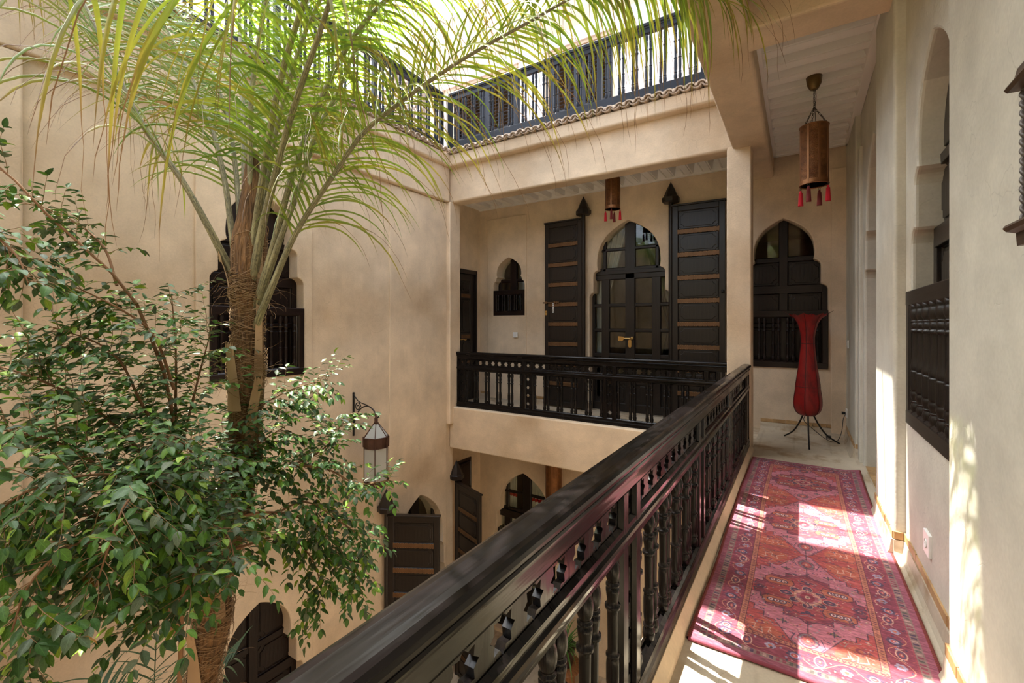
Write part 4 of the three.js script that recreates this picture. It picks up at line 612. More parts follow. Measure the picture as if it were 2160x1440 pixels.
// ------------------------------------------------------------------ red floor lamp
{
  const t = thing('floor_lamp', 'tall red vase shaped floor lamp on three thin black legs', 'lamp', [0.075, 0, -5.95], 0.3), N = 6;
  const prof = [[0.012, 0.30], [0.065, 0.307], [0.108, 0.335], [0.133, 0.385], [0.140, 0.44], [0.134, 0.52], [0.122, 0.60], [0.121, 0.635], [0.112, 0.70], [0.095, 0.82], [0.080, 0.95], [0.072, 1.04], [0.068, 1.10], [0.068, 1.17], [0.079, 1.25], [0.102, 1.325], [0.138, 1.39], [0.182, 1.435]];
  const red = std({ color: rgb(0.27, 0.006, 0.006), roughness: 0.42, side: THREE.DoubleSide, map: dataTex(256, (u, v) => { const n = fbm(u * 6, v * 6, 6, 5, 90), k = 0.55 + n * 0.75; return [k, k, k]; }) });
  const seg = 48, P = [], U = [], I = [];
  prof.forEach(([r, y], j) => { for (let i = 0; i <= seg; i++) { const a = i / seg * 6.2832, f = ((i / seg * N) % 1) - 0.5, sc = 1 - 0.05 * Math.cos(f * 6.2832) * 0.0 - (0.07 * (1 - 4 * f * f)) * (j > 0 ? 1 : 0), lip = j > prof.length - 3 ? -0.03 * (1 - 4 * f * f) * (j === prof.length - 1 ? 1 : 0.4) : 0; P.push(Math.cos(a) * r * sc, y + lip, Math.sin(a) * r * sc); U.push(i / seg * 3, y * 2); } });
  for (let j = 0; j < prof.length - 1; j++) for (let i = 0; i < seg; i++) { const a = j * (seg + 1) + i, b = a + seg + 1; I.push(a, b, a + 1, b, b + 1, a + 1); }
  const g = new THREE.BufferGeometry(); g.setAttribute('position', new THREE.Float32BufferAttribute(P, 3)); g.setAttribute('uv', new THREE.Float32BufferAttribute(U, 2)); g.setIndex(I); g.computeVertexNormals();
  mesh('shade', g, red, t);
  const seamM = std({ color: rgb(0.05, 0.006, 0.006), roughness: 0.5 });
  for (let k = 0; k < N; k++) { const a = k / N * 6.2832; mesh('rib', tube(prof.slice(1).map(([r, y]) => V(Math.cos(a) * (r + 0.001), y, Math.sin(a) * (r + 0.001))), () => 0.0028, 40, 6), seamM, t); }
  for (const y of [0.625, 1.10]) { const r = prof.reduce((q, [pr, py], i) => (i && prof[i - 1][1] <= y && py >= y ? prof[i - 1][0] + (pr - prof[i - 1][0]) * (y - prof[i - 1][1]) / (py - prof[i - 1][1]) : q), 0.1); mesh('hoop', tube(Array.from({ length: 25 }, (_, i) => { const a = i / 24 * 6.2832, f = ((i / 24 * N) % 1) - 0.5, s = 1 - 0.07 * (1 - 4 * f * f); return V(Math.cos(a) * (r * s + 0.001), y, Math.sin(a) * (r * s + 0.001)); }), () => 0.0028, 60, 6), seamM, t); }
  for (let k = 0; k < 3; k++) { const a = [-2.37, 1.543, -0.396][k] + 0.3, R = 0.315; const o = mesh('leg', tube([V(Math.cos(a) * 0.05, 0.325, Math.sin(a) * 0.05), V(Math.cos(a) * R * 0.36, 0.2, Math.sin(a) * R * 0.36), V(Math.cos(a) * R * 0.62, 0.09, Math.sin(a) * R * 0.62), V(Math.cos(a) * R, 0.008, Math.sin(a) * R)], () => 0.0085, 24, 8), MAT.iron, t); }
  for (let k = 0; k < 2; k++) mesh('rib_tip', tube([V(0.17, 1.415, 0.0), V(0.205, 1.44, 0.004), V(0.235, 1.46, 0.006)].map((p) => p.applyAxisAngle(V(0, 1, 0), k ? 2.9 : -0.2)), (q) => 0.004 * (1 - q * 0.6), 8, 6), seamM, t);
  const c = tube([V(0.07, 0.33, -6.0), V(0.04, 0.22, -6.12), V(0.14, 0.10, -6.22), V(0.24, 0.03, -6.15), V(0.30, 0.010, -6.12), V(0.36, 0.012, -6.22), V(0.40, 0.10, -6.30), V(0.42, 0.24, -6.36), V(0.445, 0.295, -6.385)], () => 0.0038, 80, 6);
  const cord = mesh('power_cord', join([c, tube(Array.from({ length: 26 }, (_, i) => V(0.27 + Math.cos(i * 0.9) * 0.022, 0.035 + i * 0.0016, -6.13 + Math.sin(i * 0.9) * 0.022)), () => 0.0036, 120, 6), put(new THREE.CylinderGeometry(0.012, 0.017, 0.05, 10), 0.43, 0.297, -6.388, 0, 0, -Math.PI / 2)]).applyMatrix4(new THREE.Matrix4().makeRotationY(-0.3).multiply(new THREE.Matrix4().makeTranslation(-0.075, 0, 5.95))), MAT.black, t);
  cord.userData.label = 'thin black power cord';
}
// ------------------------------------------------------------------ switches and sockets
function plate(name, label, pos, turn, socket, s = 0.085) {
  const t = thing(name, label, socket ? 'socket' : 'switch', pos, turn);
  mesh('cover', box(-s / 2, s / 2, -s / 2, s / 2, -0.002, 0.012, 0.004), MAT.plastic, t);
  if (socket) mesh('socket_well', join([put(lathe([[0.018, 0], [0.021, 0.003], [0.0215, 0.006], [0.019, 0.006], [0.017, 0.0]], 20), 0, 0, 0.009, Math.PI / 2), ...[-0.009, 0.009].map((x) => put(new THREE.CylinderGeometry(0.003, 0.003, 0.003, 8), x, 0, 0.0125, Math.PI / 2))]), MAT.plastic, t);
  else { mesh('rocker', put(box(-s * 0.32, s * 0.32, -s * 0.32, s * 0.32, -0.003, 0.004, 0.002), 0, 0, 0.012, 0.06), MAT.plastic, t); }
}
plate('light_switch', 'white light switch under the small balustered window', [-4.057, 1.14, -6.46], 0, false, 0.09);
plate('light_switch', 'white light switch on the wall end to the right of the red lamp', [0.455, 1.09, -6.22], -Math.PI / 2, false, 0.09);
plate('power_socket', 'white wall socket with the lamp plug in it', [0.455, 0.30, -6.385], -Math.PI / 2, true, 0.10);
plate('power_socket', 'white wall socket below the thick turned grille near the camera', [0.5, 0.30, -2.77], -Math.PI / 2, true, 0.105);
// ------------------------------------------------------------------ framed mirror at the right edge
{
  const t = thing('framed_mirror', 'carved wooden frame with rope twist columns at the top right edge', 'frame', [0.455, 1.485, -1.235], -Math.PI / 2), m = std({ color: rgb(0.085, 0.055, 0.035), map: scaled(woodMap, 2), roughness: 0.5 }), W = 0.54; t.scale.y = 0.66;
  const rope = (x) => { const L = []; for (let k = 0; k < 2; k++) L.push(tube(Array.from({ length: 60 }, (_, i) => { const a = i * 0.75 + k * Math.PI; return V(x + Math.cos(a) * 0.0042, 0.075 + i * 0.0079, 0.020 + Math.sin(a) * 0.0042); }), () => 0.0056, 240, 6)); return join(L); };
  for (const x of [-0.268, 0.268]) mesh('rope_column', rope(x), std({ color: rgb(0.10, 0.085, 0.075), roughness: 0.45, metalness: 0.2 }), t);
  mesh('base_moulding', run([[0, 0.0], [0.028, 0.0], [0.030, 0.045], [0.046, 0.052], [0.052, 0.064], [0.048, 0.074], [0, 0.076]], W + 0.03).translate(-W / 2 - 0.015, 0, 0), m, t);
  mesh('top_moulding', run([[0, 0.545], [0.044, 0.545], [0.050, 0.555], [0.046, 0.566], [0.034, 0.58], [0.028, 0.625], [0, 0.625]], W + 0.03).translate(-W / 2 - 0.015, 0, 0), m, t);
  mesh('gilt_frame', join([box(-0.257, -0.205, 0.07, 0.55, 0.0, 0.02, 0.004), box(0.205, 0.257, 0.07, 0.55, 0.0, 0.02, 0.004), box(-0.20, 0.20, 0.07, 0.11, 0.0, 0.026, 0.004), box(-0.20, 0.20, 0.51, 0.55, 0.0, 0.026, 0.004)]), std({ color: rgb(0.42, 0.26, 0.06), metalness: 0.5, roughness: 0.4 }), t);
  mesh('mirror_glass', box(-0.21, 0.21, 0.1, 0.52, 0.004, 0.01, 0), std({ color: rgb(0.55, 0.55, 0.5), metalness: 1, roughness: 0.06 }), t);
  mesh('back_board', box(-0.27, 0.27, 0.0, 0.62, -0.002, 0.008, 0), m, t);
}
// ------------------------------------------------------------------ wall lantern on an iron bracket
{
  const t = thing('wall_bracket', 'black wrought iron scroll bracket on the left courtyard wall', 'bracket', [-4.5, 0.0, -3.516], 0);
  mesh('back_bar', box(0.0, 0.012, -0.02, 0.50, -0.012, 0.012, 0.003), MAT.iron, t);
  mesh('arm', tube([V(0.01, 0.10, 0), V(0.05, 0.22, 0), V(0.14, 0.32, 0), V(0.26, 0.36, 0), V(0.36, 0.32, 0), V(0.41, 0.25, 0), V(0.445, 0.255, 0), V(0.455, 0.30, 0)], () => 0.008, 50, 8), MAT.iron, t);
  mesh('scroll', tube(Array.from({ length: 22 }, (_, i) => { const a = i * 0.42, r = 0.055 - i * 0.002; return V(0.085 + Math.cos(a) * r, 0.335 + Math.sin(a) * r, 0); }), () => 0.006, 60, 6), MAT.iron, t);
  mesh('tie', tube([V(0.01, 0.47, 0), V(0.1, 0.40, 0), V(0.25, 0.37, 0)], () => 0.006, 20, 6), MAT.iron, t);
  const l = thing('wall_lantern', 'six sided frosted glass lantern with rusty band on the wall bracket', 'lantern', [-4.085, 0, -3.505], 0.25), R = 0.142, N = 6;
  const ang = (i) => i / N * 6.2832, ring = (y0, y1, r0, r1) => { const g = new THREE.CylinderGeometry(r1, r0, y1 - y0, N, 1, true).toNonIndexed(); g.translate(0, (y0 + y1) / 2, 0); g.computeVertexNormals(); return boxUV(g); };
  mesh('finial', join([lathe([[0, 0.262], [0.012, 0.258], [0.014, 0.245], [0.02, 0.24], [0.02, 0.19], [0.03, 0.178], [0, 0.178]], 12), put(new THREE.TorusGeometry(0.013, 0.003, 6, 14), 0, 0.27, 0)]), MAT.rust, l);
  const quad = (a, b, c, d) => { const g = new THREE.BufferGeometry(), P = [...a, ...b, ...c, ...a, ...c, ...d]; g.setAttribute('position', new THREE.Float32BufferAttribute(P, 3)); g.computeVertexNormals(); return boxUV(g); };
  const at = (r, y, i) => [Math.cos(ang(i)) * r, y, -Math.sin(ang(i)) * r], fd = MAT.frosted.clone(); fd.side = THREE.DoubleSide;
  for (let i = 0; i < N; i++) { mesh('roof_pane', quad(at(R, 0.03, i), at(R, 0.03, i + 1), at(0.022, 0.185, i + 1), at(0.022, 0.185, i)), fd, l); mesh('pane', quad(at(R, -0.46, i), at(R, -0.46, i + 1), at(R, -0.085, i + 1), at(R, -0.085, i)), fd, l); }
  mesh('came', join(Array.from({ length: N }, (_, i) => [tube([V(...at(R, -0.5, i)), V(...at(R, 0.03, i))], () => 0.0055, 1, 6), tube([V(...at(R, 0.03, i)), V(...at(0.02, 0.19, i))], () => 0.005, 1, 6)]).flat()), MAT.rust, l);
  mesh('band', join([ring(-0.085, 0.03, R + 0.004, R + 0.006), put(new THREE.TorusGeometry(R + 0.004, 0.005, 4, N), 0, 0.03, 0, Math.PI / 2), put(new THREE.TorusGeometry(R + 0.004, 0.005, 4, N), 0, -0.085, 0, Math.PI / 2)]), MAT.rust, l);
  mesh('base', join([ring(-0.535, -0.455, R - 0.03, R + 0.004), put(new THREE.CylinderGeometry(R, R, 0.01, N), 0, -0.455, 0)]), MAT.rust, l);
}
{ // small dark panel high on the ground floor gallery wall
  const t = thing('wall_panel', 'small dark wooden hatch high on the ground floor gallery end wall', 'hatch', [-4.83, -1.28, -6.03], Math.PI / 2);
  mesh('frame', join([box(-0.19, 0.19, -0.24, 0.30, 0, 0.02, 0.004), mitre(0, 0.03, 0.3, 0.46, 0.012, 0.012, 0.032)]), MAT.woodRed, t); mesh('panel', put(panelGeo(0.28, 0.42, 0.03), 0, 0.03, 0.024), MAT.woodRed, t);
}

// ------------------------------------------------------------------ the palm
const leafy = (o) => phys({ side: THREE.DoubleSide, roughness: 0.5, transmission: 0.3, thickness: 0, ...o });
const FRONDS = {
  f1: [[-2.59, 1.42, -1.31], [-2.62, 1.59, -1.25], [-2.65, 1.82, -1.15], [-2.71, 2.04, -1.06], [-2.83, 2.33, -0.92], [-2.98, 2.75, -0.80], [-3.16, 3.11, -0.71], [-3.43, 3.39, -0.59], [-3.76, 3.54, -0.45]],
  f2: [[-2.59, 1.42, -1.31], [-2.64, 1.68, -1.28], [-2.74, 2.12, -1.27], [-2.87, 2.48, -1.25], [-3.12, 2.90, -1.21], [-3.40, 3.32, -1.15], [-3.63, 3.63, -1.06]],
  f3: [[-2.58, 1.42, -1.32], [-2.59, 1.84, -1.31], [-2.76, 2.52, -1.38], [-3.04, 3.21, -1.50], [-3.37, 3.95, -1.65], [-3.78, 4.64, -1.74]],
  f4: [[-2.58, 1.40, -1.32], [-2.50, 1.60, -1.31], [-2.41, 1.85, -1.31], [-2.26, 2.07, -1.29], [-2.04, 2.33, -1.25], [-1.74, 2.60, -1.20], [-1.48, 2.77, -1.13], [-1.25, 2.79, -1.04], [-1.06, 2.69, -0.92]],
  f5: [[-2.58, 1.29, -1.32], [-2.44, 1.55, -1.34], [-2.31, 1.83, -1.37], [-2.26, 2.07, -1.43], [-2.22, 2.34, -1.49], [-2.15, 2.62, -1.59], [-2.08, 2.98, -1.69], [-2.03, 3.34, -1.79], [-2.00, 3.68, -1.92]],
  f6: [[-2.57, 1.21, -1.32], [-2.41, 1.47, -1.34], [-2.26, 1.79, -1.40], [-2.03, 2.07, -1.46], [-1.85, 2.26, -1.50], [-1.68, 2.36, -1.54], [-1.35, 2.54, -1.65], [-1.04, 2.69, -1.78], [-0.83, 2.82, -1.91], [-0.67, 2.90, -2.07], [-0.51, 2.93, -2.24], [-0.42, 2.87, -2.34]],
  f7: [[-2.58, 1.42, -1.32], [-2.45, 1.90, -1.30], [-2.14, 2.47, -1.24], [-1.75, 2.71, -1.14], [-1.40, 2.59, -1.00], [-1.30, 2.44, -0.83], [-1.32, 2.33, -0.67], [-1.37, 2.25, -0.55], [-1.48, 2.21, -0.45], [-1.67, 2.19, -0.36]],
  f8: [[-2.60, 1.42, -1.33], [-2.55, 1.85, -1.36], [-2.67, 2.40, -1.50], [-2.84, 3.06, -1.68], [-2.94, 3.61, -1.92], [-3.00, 4.20, -2.23], [-2.99, 4.68, -2.60]],
  f9: [[-2.58, 1.42, -1.32], [-2.56, 1.84, -1.32], [-2.51, 2.55, -1.30], [-2.40, 2.98, -1.31], [-2.22, 3.28, -1.31], [-1.88, 3.33, -1.29], [-1.53, 3.19, -1.28], [-1.25, 2.99, -1.28]],
  f11: [[-2.57, 1.29, -1.32], [-2.42, 1.62, -1.34], [-2.19, 2.26, -1.40], [-1.89, 2.82, -1.52], [-1.55, 3.04, -1.64], [-1.14, 3.08, -1.79], [-0.78, 3.03, -2.00], [-0.55, 2.99, -2.20], [-0.38, 2.91, -2.37]],
  f12: [[-2.58, 1.37, -1.32], [-2.48, 1.86, -1.33], [-2.31, 2.53, -1.37], [-2.10, 3.02, -1.45], [-1.81, 3.32, -1.57], [-1.44, 3.35, -1.69], [-1.13, 3.24, -1.77]],
  f10: [[-2.61, 1.42, -1.32], [-2.66, 1.82, -1.32], [-2.94, 2.56, -1.38], [-3.35, 3.21, -1.36], [-3.61, 3.59, -1.25]],
};
{
  const palm = thing('palm_tree', 'tall feather palm with fibrous trunk rising through the courtyard in front of the left wall', 'palm', [0, 0, 0]), r = rngOf(404);
  const trunkPts = [[-2.95, GF, -1.10], [-2.9, -2.6, -1.13], [-2.84, -1.3, -1.17], [-2.80, -0.70, -1.18], [-2.75, -0.37, -1.21], [-2.725, -0.16, -1.22], [-2.69, 0.05, -1.25], [-2.64, 0.32, -1.28], [-2.60, 0.58, -1.30], [-2.59, 0.84, -1.31], [-2.585, 1.1, -1.315], [-2.58, 1.42, -1.32], [-2.575, 1.65, -1.32], [-2.57, 1.9, -1.33], [-2.575, 2.25, -1.34]];
  const trunkMap = dataTex(512, (u, v) => { const f = fbm(u * 60, v * 9 + fbm(u * 4, v * 4, 4, 2, 5) * 3, 9, 4, 33), b = fbm(u * 5, v * 5, 5, 4, 44), k = 0.55 + f * 0.7 + (b - 0.5) * 0.5; return [0.53 * k, 0.40 * k, 0.27 * k]; });
  const barkBump = dataTex(512, (u, v) => fbm(u * 70, v * 10, 10, 4, 33), false);
  const barkM = std({ map: scaled(trunkMap, 1, 1.5), bumpMap: scaled(barkBump, 1, 1.5), bumpScale: 0.02, roughness: 0.95 });
  const fibreM = std({ color: rgb(0.33, 0.21, 0.11), roughness: 0.95 }), bootM = std({ color: rgb(0.60, 0.44, 0.27), map: scaled(woodMap, 3, 1), roughness: 0.85, side: THREE.DoubleSide });
  const greenStalk = dataTex(256, (u, v) => { const f = fbm(u * 20, v * 6, 6, 4, 55), k = 0.75 + (f - 0.5) * 0.6, scurf = fbm(u * 40, v * 40, 40, 2, 56) > 0.62 ? 0.75 : 1; return [0.72 * k * scurf, 0.69 * k * scurf, 0.52 * k * scurf]; });
  const stalkM = std({ map: scaled(greenStalk, 1, 2), roughness: 0.6 });
  const curve = new THREE.CatmullRomCurve3(trunkPts.map((p) => V(...p))), TL = curve.getLength();
  mesh('trunk', tube(curve, (t, a) => { const y = t * TL; return (0.081 + 0.007 * Math.sin(y * 9) + 0.012 * (noise(y * 6, a * 2, 4096, 3) - 0.5) + 0.012 * Math.max(0, 0.5 - Math.abs(((y * 2.2) % 1) - 0.3) * 4)) * (t > 0.93 ? 1 - (t - 0.93) * 9 : 1) * (t < 0.1 ? 1.25 - t * 2.5 : 1); }, 170, 20), barkM, palm);
  // old leaf bases still clasping the trunk
  const boot = (y, az, len, w, out) => {
    const nx = 8, ny = 12, P = [], I = [], U = [], tt = curve.getPointAt(Math.min(0.99, (y - GF) / (2.25 - GF) * 0.995)); // trunk axis near height y
    for (let j = 0; j <= ny; j++) for (let i = 0; i <= nx; i++) { const v = j / ny, u = i / nx - 0.5, ww = w * (1 - 0.45 * v), rr = 0.093 + out * Math.pow(v, 2.2), a = az + u * ww * (1 - v * 0.35) / 0.09; P.push(tt.x + Math.cos(a) * rr, y + len * v + (v > 0.85 ? Math.sin(u * 21) * 0.02 : 0), tt.z + Math.sin(a) * rr); U.push(u, v * len); }
    for (let j = 0; j < ny; j++) for (let i = 0; i < nx; i++) { const a = j * (nx + 1) + i, b = a + nx + 1; I.push(a, b, a + 1, b, b + 1, a + 1); }
    const g = new THREE.BufferGeometry(); g.setAttribute('position', new THREE.Float32BufferAttribute(P, 3)); g.setAttribute('uv', new THREE.Float32BufferAttribute(U, 2)); g.setIndex(I); g.computeVertexNormals();
    mesh('leaf_base', g, bootM, palm);
  };
  boot(0.84, 1.15, 0.36, 0.085, 0.03); boot(1.02, -0.20, 0.75, 0.055, 0.02); boot(0.48, -0.05, 0.54, 0.07, 0.09); boot(0.16, 0.15, 0.42, 0.065, 0.03); boot(-0.30, 0.05, 0.36, 0.055, 0.03); boot(-0.62, 0.9, 0.3, 0.07, 0.04); boot(0.0, 1.1, 0.3, 0.06, 0.05); boot(1.44, 1.9, 0.24, 0.05, 0.05);
  { // matted fibre: thin curling hairs
    const L = [], hair = (p, d, len, rad, n = 7) => { const pts = [p.clone()], q = p.clone(), dd = d.clone(); for (let i = 0; i < n; i++) { dd.add(V(r() - 0.5, r() - 0.62, r() - 0.5).multiplyScalar(0.7)).normalize(); q.addScaledVector(dd, len / n); pts.push(q.clone()); } L.push(tube(pts, (t) => rad * (1 - t * 0.6), n * 2, 3)); };
    for (let i = 0; i < 2600; i++) { const t = 0.45 + r() * 0.48, c = curve.getPointAt(t), a = r() * 6.283, ring = Math.abs((((t * TL) * 2.2) % 1) - 0.3) < 0.16, R = 0.083 + (ring ? 0.008 : 0), tan = V(-Math.sin(a), (r() - 0.5) * 1.6, Math.cos(a)).multiplyScalar(r() < 0.5 ? 1 : -1); if (!ring && r() < 0.45) continue; const nrm = V(Math.cos(a), 0, Math.sin(a)); const n = 5, pts = [], lift0 = ring ? r() * 0.007 : r() * 0.002; const len = 0.05 + r() * 0.12; for (let k = 0; k <= n; k++) { const aa = a + (tan.x * -Math.sin(a) + tan.z * Math.cos(a)) * len * k / n / R; pts.push(V(c.x + Math.cos(aa) * (R + 0.002 + lift0 + r() * 0.004), c.y + tan.y * len * k / n * 0.8, c.z + Math.sin(aa) * (R + 0.002 + lift0 + r() * 0.004))); } L.push(tube(pts, () => 0.0011 + r() * 0.0012, 6, 3)); if (r() < 0.14) hair(c.clone().addScaledVector(nrm, R), nrm.clone().add(V(0, 0.2, 0)), 0.06 + r() * 0.12, 0.0009); }
    tag(mesh('fibre', join(L), fibreM, palm), 'matted brown fibre', undefined); const f = palm.children[palm.children.length - 1]; f.userData = { kind: 'stuff' };
  }
  // fronds: rachis plus drooping leaflets, the longest and nearest ones single meshes, the rest one part
  const leafM = leafy({ vertexColors: true, roughness: 0.42, transmission: 0.5 });
  const eye = camera.position, all = [];
  const leaflet = (p, d0, side, len, w, droop, hue, dry) => {
    const n = 11, P = [], C = [], I = [], d = d0.clone().normalize(), q = p.clone(), g = V(0, -1, 0), c = new THREE.Color(), curl = (r() - 0.5) * 0.9;
    for (let i = 0; i <= n; i++) {
      const t = i / n, dryAt = 1 - dry, isDry = t > dryAt ? Math.min(1, (t - dryAt) / 0.12) : 0;
      let wid = w * (t < 0.1 ? 0.45 + t * 5.5 : 1) * Math.pow(Math.max(0, 1 - t), 0.55) * (t > 0.9 ? 0.7 : 1); wid *= 1 - 0.66 * isDry; wid = Math.max(wid, i === n ? 0.0004 : isDry ? 0.0021 : 0.0009);
      const across = side.clone().addScaledVector(d, -side.dot(d)).normalize(), nr = d.clone().cross(across).normalize();
      const vfold = 0.35 * wid; const tw = curl * t; const ac = across.clone().multiplyScalar(Math.cos(tw)).addScaledVector(nr, Math.sin(tw));
      const l = q.clone().addScaledVector(ac, -wid / 2).addScaledVector(nr, vfold), m = q, rr = q.clone().addScaledVector(ac, wid / 2).addScaledVector(nr, vfold);
      P.push(l.x, l.y, l.z, m.x, m.y, m.z, rr.x, rr.y, rr.z);
      const spot = 0.8 + 0.4 * noise(t * 30 + hue * 900, hue * 77, 4096, 8), yel = Math.max(0, Math.min(1, (t - dryAt + 0.45) / 0.45)) * (dry > 0 ? 1 : 0.25);
      const G = [0.19 + 0.16 * hue, 0.33 + 0.10 * hue, 0.04], Y = [0.46, 0.40, 0.055], Bn = [0.30, 0.16, 0.065];
      for (let k = 0; k < 3; k++) { c.setRGB(...[0, 1, 2].map((z) => ((G[z] * (1 - yel) + Y[z] * yel) * (1 - isDry) + Bn[z] * isDry) * (k === 1 ? 0.86 : 1) * spot)); C.push(c.r, c.g, c.b); }
      if (i < n) { q.addScaledVector(d, len / n); d.addScaledVector(g, droop * (0.5 + t) / n * 1.6); if (isDry) d.add(V(r() - 0.5, r() * -0.3, r() - 0.5).multiplyScalar(0.5)); d.normalize(); }
    }
    for (let i = 0; i < n; i++) for (let k = 0; k < 2; k++) { const a = i * 3 + k, b = a + 3; I.push(a, b, a + 1, b, b + 1, a + 1); }
    const ge = new THREE.BufferGeometry(); ge.setAttribute('position', new THREE.Float32BufferAttribute(P, 3)); ge.setAttribute('color', new THREE.Float32BufferAttribute(C, 3)); ge.setIndex(I); ge.computeVertexNormals();
    return ge;
  };
  //          start of leaflets, pairs, length, width, droop, dry share, base radius
  const SPEC = { f1: [0.30, 60, 0.72, 0.017, 2.1, 0.7, 0.018], f2: [0.34, 54, 0.66, 0.017, 1.8, 0.6, 0.018], f3: [0.32, 42, 0.58, 0.018, 1.3, 0.15, 0.018], f4: [0.30, 56, 0.62, 0.014, 1.7, 0.3, 0.022], f5: [0.28, 62, 0.64, 0.0125, 1.3, 0.2, 0.018], f6: [0.20, 92, 0.62, 0.0125, 1.55, 0.45, 0.016], f7: [0.26, 26, 0.72, 0.0155, 2.6, 0.95, 0.02], f8: [0.26, 60, 0.6, 0.015, 1.2, 0.1, 0.018], f9: [0.26, 60, 0.6, 0.015, 1.6, 0.3, 0.018], f10: [0.26, 60, 0.62, 0.016, 1.5, 0.3, 0.018], f11: [0.40, 80, 0.66, 0.012, 3.2, 0.6, 0.018], f12: [0.32, 62, 0.55, 0.013, 1.8, 0.2, 0.017] };
  for (const [key, pts] of Object.entries(FRONDS)) {
    const [t0, n, len, w, droop, dryShare, rad] = SPEC[key], c = new THREE.CatmullRomCurve3(pts.map((p) => V(...p)));
    const fr = mesh('frond', tube(c, (t) => Math.max(0.0022, rad * (t < 0.25 ? 1.35 - t * 2.2 : 0.8 * Math.pow(1 - (t - 0.25) / 0.75, 0.75) + 0.06)), 60, 8), stalkM, palm);
    for (let i = 0; i < n; i++) for (const s of [-1, 1]) {
      const t = Math.min(0.995, t0 + (1 - t0) * (i + r() * 0.8) / n), p = c.getPointAt(t), T = c.getTangentAt(t), side = T.clone().cross(V(0, 1, 0)).normalize(), up = side.clone().cross(T).normalize();
      const k = Math.sin(Math.PI * Math.min(1, 0.18 + (t - t0) / (1 - t0) * 0.8)), ang = 0.75 + r() * 0.3, plume = (r() - 0.42) * 0.9;
      const d = T.clone().multiplyScalar(Math.cos(ang) * (0.8 + t * 0.5)).addScaledVector(side, s * Math.sin(ang) * Math.cos(plume)).addScaledVector(up, Math.sin(plume) * 0.7);
      const dry = r() < dryShare ? 0.15 + r() * 0.5 : r() < 0.4 ? 0.06 : 0, L = len * (0.68 + 0.36 * k) * (0.85 + r() * 0.3) * (dry > 0.12 ? 1.4 : 1);
      const g = leaflet(p, d, T, L, w * (0.8 + r() * 0.45), droop * (0.75 + r() * 0.5), r(), dry), mid = p.clone().addScaledVector(d, L * 0.5);
      all.push({ g, fr, size: L * w / Math.max(0.6, eye.distanceTo(mid)) * (mid.y < 3.6 ? 1 : 0.4) });
    }
  }
  all.sort((a, b) => b.size - a.size);
  all.slice(0, 300).forEach(({ g, fr }) => mesh('leaflet', g, leafM, fr));
  mesh('leaflets', mergeGeometries(all.slice(300).map((a) => a.g), false), leafM, palm).userData = { kind: 'stuff' };
}

